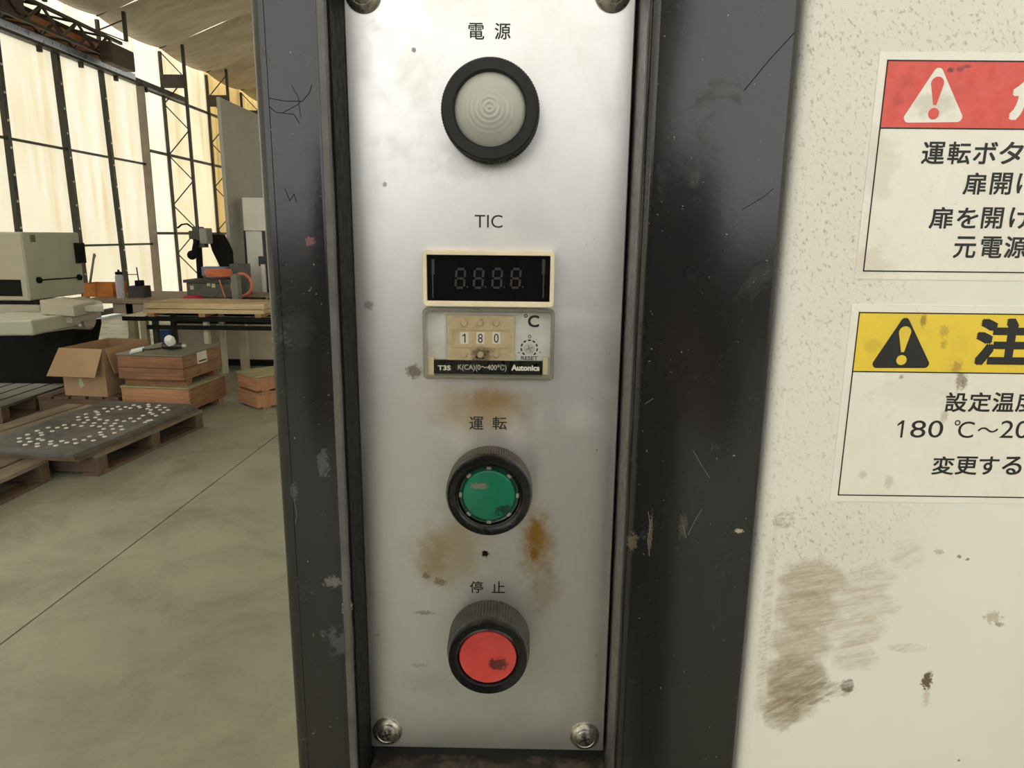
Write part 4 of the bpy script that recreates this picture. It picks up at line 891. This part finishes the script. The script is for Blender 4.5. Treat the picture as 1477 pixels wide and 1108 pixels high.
x0, x1 = P(361, 400, Yw).x, P(379, 400, Yw).x; B().box((x0, Yw + .03, 0), (x1, Yw + .28, P(370, 395, Yw).z)).build('column_foot', wm, t)
pbox(353, 333, 356.5, 395, Yw + .1, .1).build('slide_way', nb_, t); pbox(379, 334, 396, 372, Yw + .05, .2).build('slide_way', nb_, t); pbox(373, 370, 392, 384, Yw - .04, .06).build('carriage', nb_, t)
x0, x1 = P(384, 400, Yw - .05).x, P(400, 400, Yw - .05).x; B().box((x0, Yw - .05, 0), (x1, Yw + .0, P(388, 382, Yw).z)).build('guard_panel', nb_, t)
x0, x1 = P(377, 400, Yw - .08).x, P(383, 400, Yw - .08).x; B().box((x0, Yw - .08, .0), (x1, Yw - .052, P(380, 381, Yw).z)).build('white_edge', wm, t)
B().box((P(378, 200, 7.8).x, 8.46, P(380, 285, 7.8).z - .1), (P(387, 200, 7.8).x, 8.5, P(380, 258, 7.8).z)).build('hose_cover', nb_, t)
# tool post between bench and milling machine
bbox_('angle_plate', 'dark grey block behind the orange hose on the bench', 'block', 334, 357, 381, 7.68, .15, paint('dark_block', (.085, .085, .075), .6, 0, .25, 12))

# black steel stand with pale planks ----------------------------------------------
YS_ = 6.45; bk = paint('stand_black', (.008, .009, .008), .7, 0, .2, 6, spec=.15)
stand = thing('steel_stand', 'low black steel stand holding pale pine boards', 'stand', (P(300, 470, YS_).x, YS_ + .4, 0))
xL, xR = P(176, 460, YS_).x, P(402, 460, YS_).x
for py0, py1, xa in ((457.5, 464, xL), (470.5, 476, P(212, 473, YS_).x)):
    z1, z0 = P(290, py0, YS_).z, P(290, py1, YS_).z; B().box((xa, YS_, z0), (xR, YS_ + .05, z1)).build('rail', bk, stand); B().box((xa, YS_ + .45, z0), (xR, YS_ + .50, z1)).build('rail', bk, stand)
zt4 = P(290, 457.5, YS_).z; lw_ = paint('leg_cream', (.50, .47, .34), .6, 0, .2, 8)
for px in (219, 293, 396):
    for y in (YS_ + .055, YS_ + .40): x = P(px, 480, YS_).x; B().box((x - .02, y, 0), (x + .025, y + .045, zt4)).build('leg', lw_ if px == 293 else steel_dk, stand)
z0 = P(345, 520.5, 7.0).z; B().box((P(300, 515, 7.2).x, 7.18, .015), (P(405, 515, 7.2).x, 7.24, .075)).build('floor_beam', bk, stand)
for x in (P(302, 515, 7.2).x, P(404, 515, 7.2).x - .05): B().box((x, 7.18, 0), (x + .05, 7.24, .015)).build('beam_pad', bk, stand)
for i, (p0, p1, py0, py1, y) in enumerate(((206, 380, 438, 446, .02), (206, 380, 446.5, 452.5, 0.0))):
    z1, z0 = P(290, py0, YS_).z, P(290, py1, YS_).z; x0, x1 = P(p0, 445, YS_).x, P(p1, 445, YS_).x
    for j in range(2): tag(B().box((x0 + .03 * j, YS_ + y + j * .25, z0), (x1 - .02 * j, YS_ + y + j * .25 + .235, z1 - .002)).build('pine_board', w_pale, bevel=.002), ('long pale pine board of the %s layer on the black steel stand' % ('upper', 'lower')[i]), 'board', 'pine boards on the black stand, %s layer' % ('upper', 'lower')[i])
zb0, zb1 = zt4 + .0005, P(290, 452.5, YS_).z - .0005
for px in (218, 291, 372):
    x = P(px, 455, YS_).x; tag(B().box((x - .03, YS_ + .0, zb0), (x + .03, YS_ + .48, zb1)).build('spacer_block', w_orange), 'short wooden spacer under the pale boards', 'spacer', 'spacers under the pine boards')
x0, x1 = P(177, 455, YS_).x, P(209, 455, YS_).x; tag(B().box((x0, YS_ - .01, zt4 + .0005), (x1, YS_ + .5, zt4 + .006)).build('white_sheet', paint('white_sheet', (.82, .80, .72), .6)), 'small white sheet on the end of the black stand', 'sheet')
# plywood and blue box under the stand
ply = paint('grey_plywood', (.58, .52, .40), .75, 0, .25, 4, (.44, .39, .29), stretch=(1, 1, 6))
t = B().prism([(P(248, 500, 7.55).x, 7.50, 0), (P(420, 500, 7.55).x, 7.50, 0), (P(420, 500, 7.55).x, 7.72, .48), (P(248, 500, 7.55).x, 7.72, .48)], (0, .02, 0)).build('plywood_sheet', ply); tag(t, 'large grey brown plywood sheet leaning under the work bench', 'plywood')
x0, x1 = P(230, 484, 7.3).x, P(244, 484, 7.3).x; tag(B().box((x0, 7.3, 0), (x1, 7.45, P(236, 476, 7.3).z)).build('blue_box', paint('blue_plastic', (.03, .09, .26), .5), bevel=.01), 'blue plastic box standing under the black stand', 'box')

# ================================================================== the photographer, mirrored in the glossy posts
J = {'pel': (.04, -.56, .95), 'spi': (.04, -.57, 1.14), 'che': (.04, -.55, 1.34), 'nek': (.04, -.52, 1.50), 'hd0': (.04, -.48, 1.58), 'hd1': (.04, -.46, 1.68), 'hd2': (.04, -.47, 1.76), 'nose': (.04, -.375, 1.64)}
ed = [('pel', 'spi'), ('spi', 'che'), ('che', 'nek'), ('nek', 'hd0'), ('hd0', 'hd1'), ('hd1', 'hd2')]
rad_ = {'pel': .165, 'spi': .15, 'che': .17, 'nek': .062, 'hd0': .07, 'hd1': .085, 'hd2': .06}
for sd, n_ in ((-1, 'l'), (1, 'r')):
    x = lambda v: .04 + sd * v
    J.update({n_ + 'sh': (x(.20), -.54, 1.43), n_ + 'el': (x(.29), -.40, 1.16), n_ + 'wr': (x(.14), -.22, 1.24), n_ + 'pa': (x(.10), -.165, 1.275), n_ + 'hi': (x(.095), -.56, .90), n_ + 'kn': (x(.11), -.53, .50), n_ + 'an': (x(.12), -.57, .09), n_ + 'to': (x(.13), -.43, .04)})
    rad_.update({n_ + 'sh': .085, n_ + 'el': .052, n_ + 'wr': .032, n_ + 'pa': .03, n_ + 'hi': .105, n_ + 'kn': .068, n_ + 'an': .045, n_ + 'to': .04})
    ed += [('che', n_ + 'sh'), (n_ + 'sh', n_ + 'el'), (n_ + 'el', n_ + 'wr'), (n_ + 'wr', n_ + 'pa'), ('pel', n_ + 'hi'), (n_ + 'hi', n_ + 'kn'), (n_ + 'kn', n_ + 'an'), (n_ + 'an', n_ + 'to')]
    for f_, (dx, dz, l) in enumerate(((-.03, .03, .8), (-.01, .035, 1.), (.008, .03, 1.05), (.022, .02, 1.), (.034, .005, .8))):
        a, b_ = n_ + 'f%da' % f_, n_ + 'f%db' % f_; pa = Vector(J[n_ + 'pa'])
        J[a] = tuple(pa + Vector((sd * dx, .03 * l, dz))); J[b_] = tuple(pa + Vector((sd * (dx - .02), .06 * l, dz + .012))); rad_[a] = .011; rad_[b_] = .009
        ed += [(n_ + 'pa', a), (a, b_)]
del J['nose']
ks = list(J); org_ = Vector((.04, -.56, 0))
me = bpy.data.meshes.new('person'); me.from_pydata([Vector(J[k_]) - org_ for k_ in ks], [(ks.index(a), ks.index(b_)) for a, b_ in ed], [])
per = bpy.data.objects.new('person', me); COL.objects.link(per); per.location = org_
sk = per.modifiers.new('skin', 'SKIN'); sk.use_smooth_shade = True
for i, k_ in enumerate(ks):
    v = me.skin_vertices[0].data[i]; r_ = rad_[k_]; v.radius = (r_ * (1.15 if k_ in ('pel', 'spi', 'che') else 1), r_ * (.8 if k_ in ('pel', 'spi', 'che') else 1)); v.use_root = k_ == 'pel'
per.modifiers.new('smooth', 'SUBSURF').levels = 1; per.modifiers['smooth'].render_levels = 2
pm = Mat('work_clothes_and_skin'); sepz = pm.n('ShaderNodeSeparateXYZ', i0=pm.n('ShaderNodeNewGeometry').outputs['Position'])
skin_ = pm.math('MAXIMUM', pm.math('GREATER_THAN', sepz.outputs[2], 1.52), pm.math('GREATER_THAN', sepz.outputs[1], -.235))
pm.set(Base_Color=pm.mix(skin_, pm.mix(pm.noise(20, 4, .6), (.018, .02, .028), (.03, .033, .042)), (.45, .28, .2)), Roughness=.8)
me.materials.append(pm.m); tag(per, 'person in dark work clothes standing before the oven, mirrored in its posts', 'person')
hair = B(); hair.lathe((.04, -.485, 1.675), [(.092, -.02), (.097, .02), (.09, .06), (.06, .10), (.02, .115), (0, .117)], 24, 'z'); hair.build('hair', paint('black_hair', (.01, .009, .008), .5), per)
for sd in (-1, 1): B().lathe((.04 + sd * .033, -.386, 1.665), [(.013, -.01), (.011, .0), (0, .006)], 12, 'y-').build('eye', mb, per)
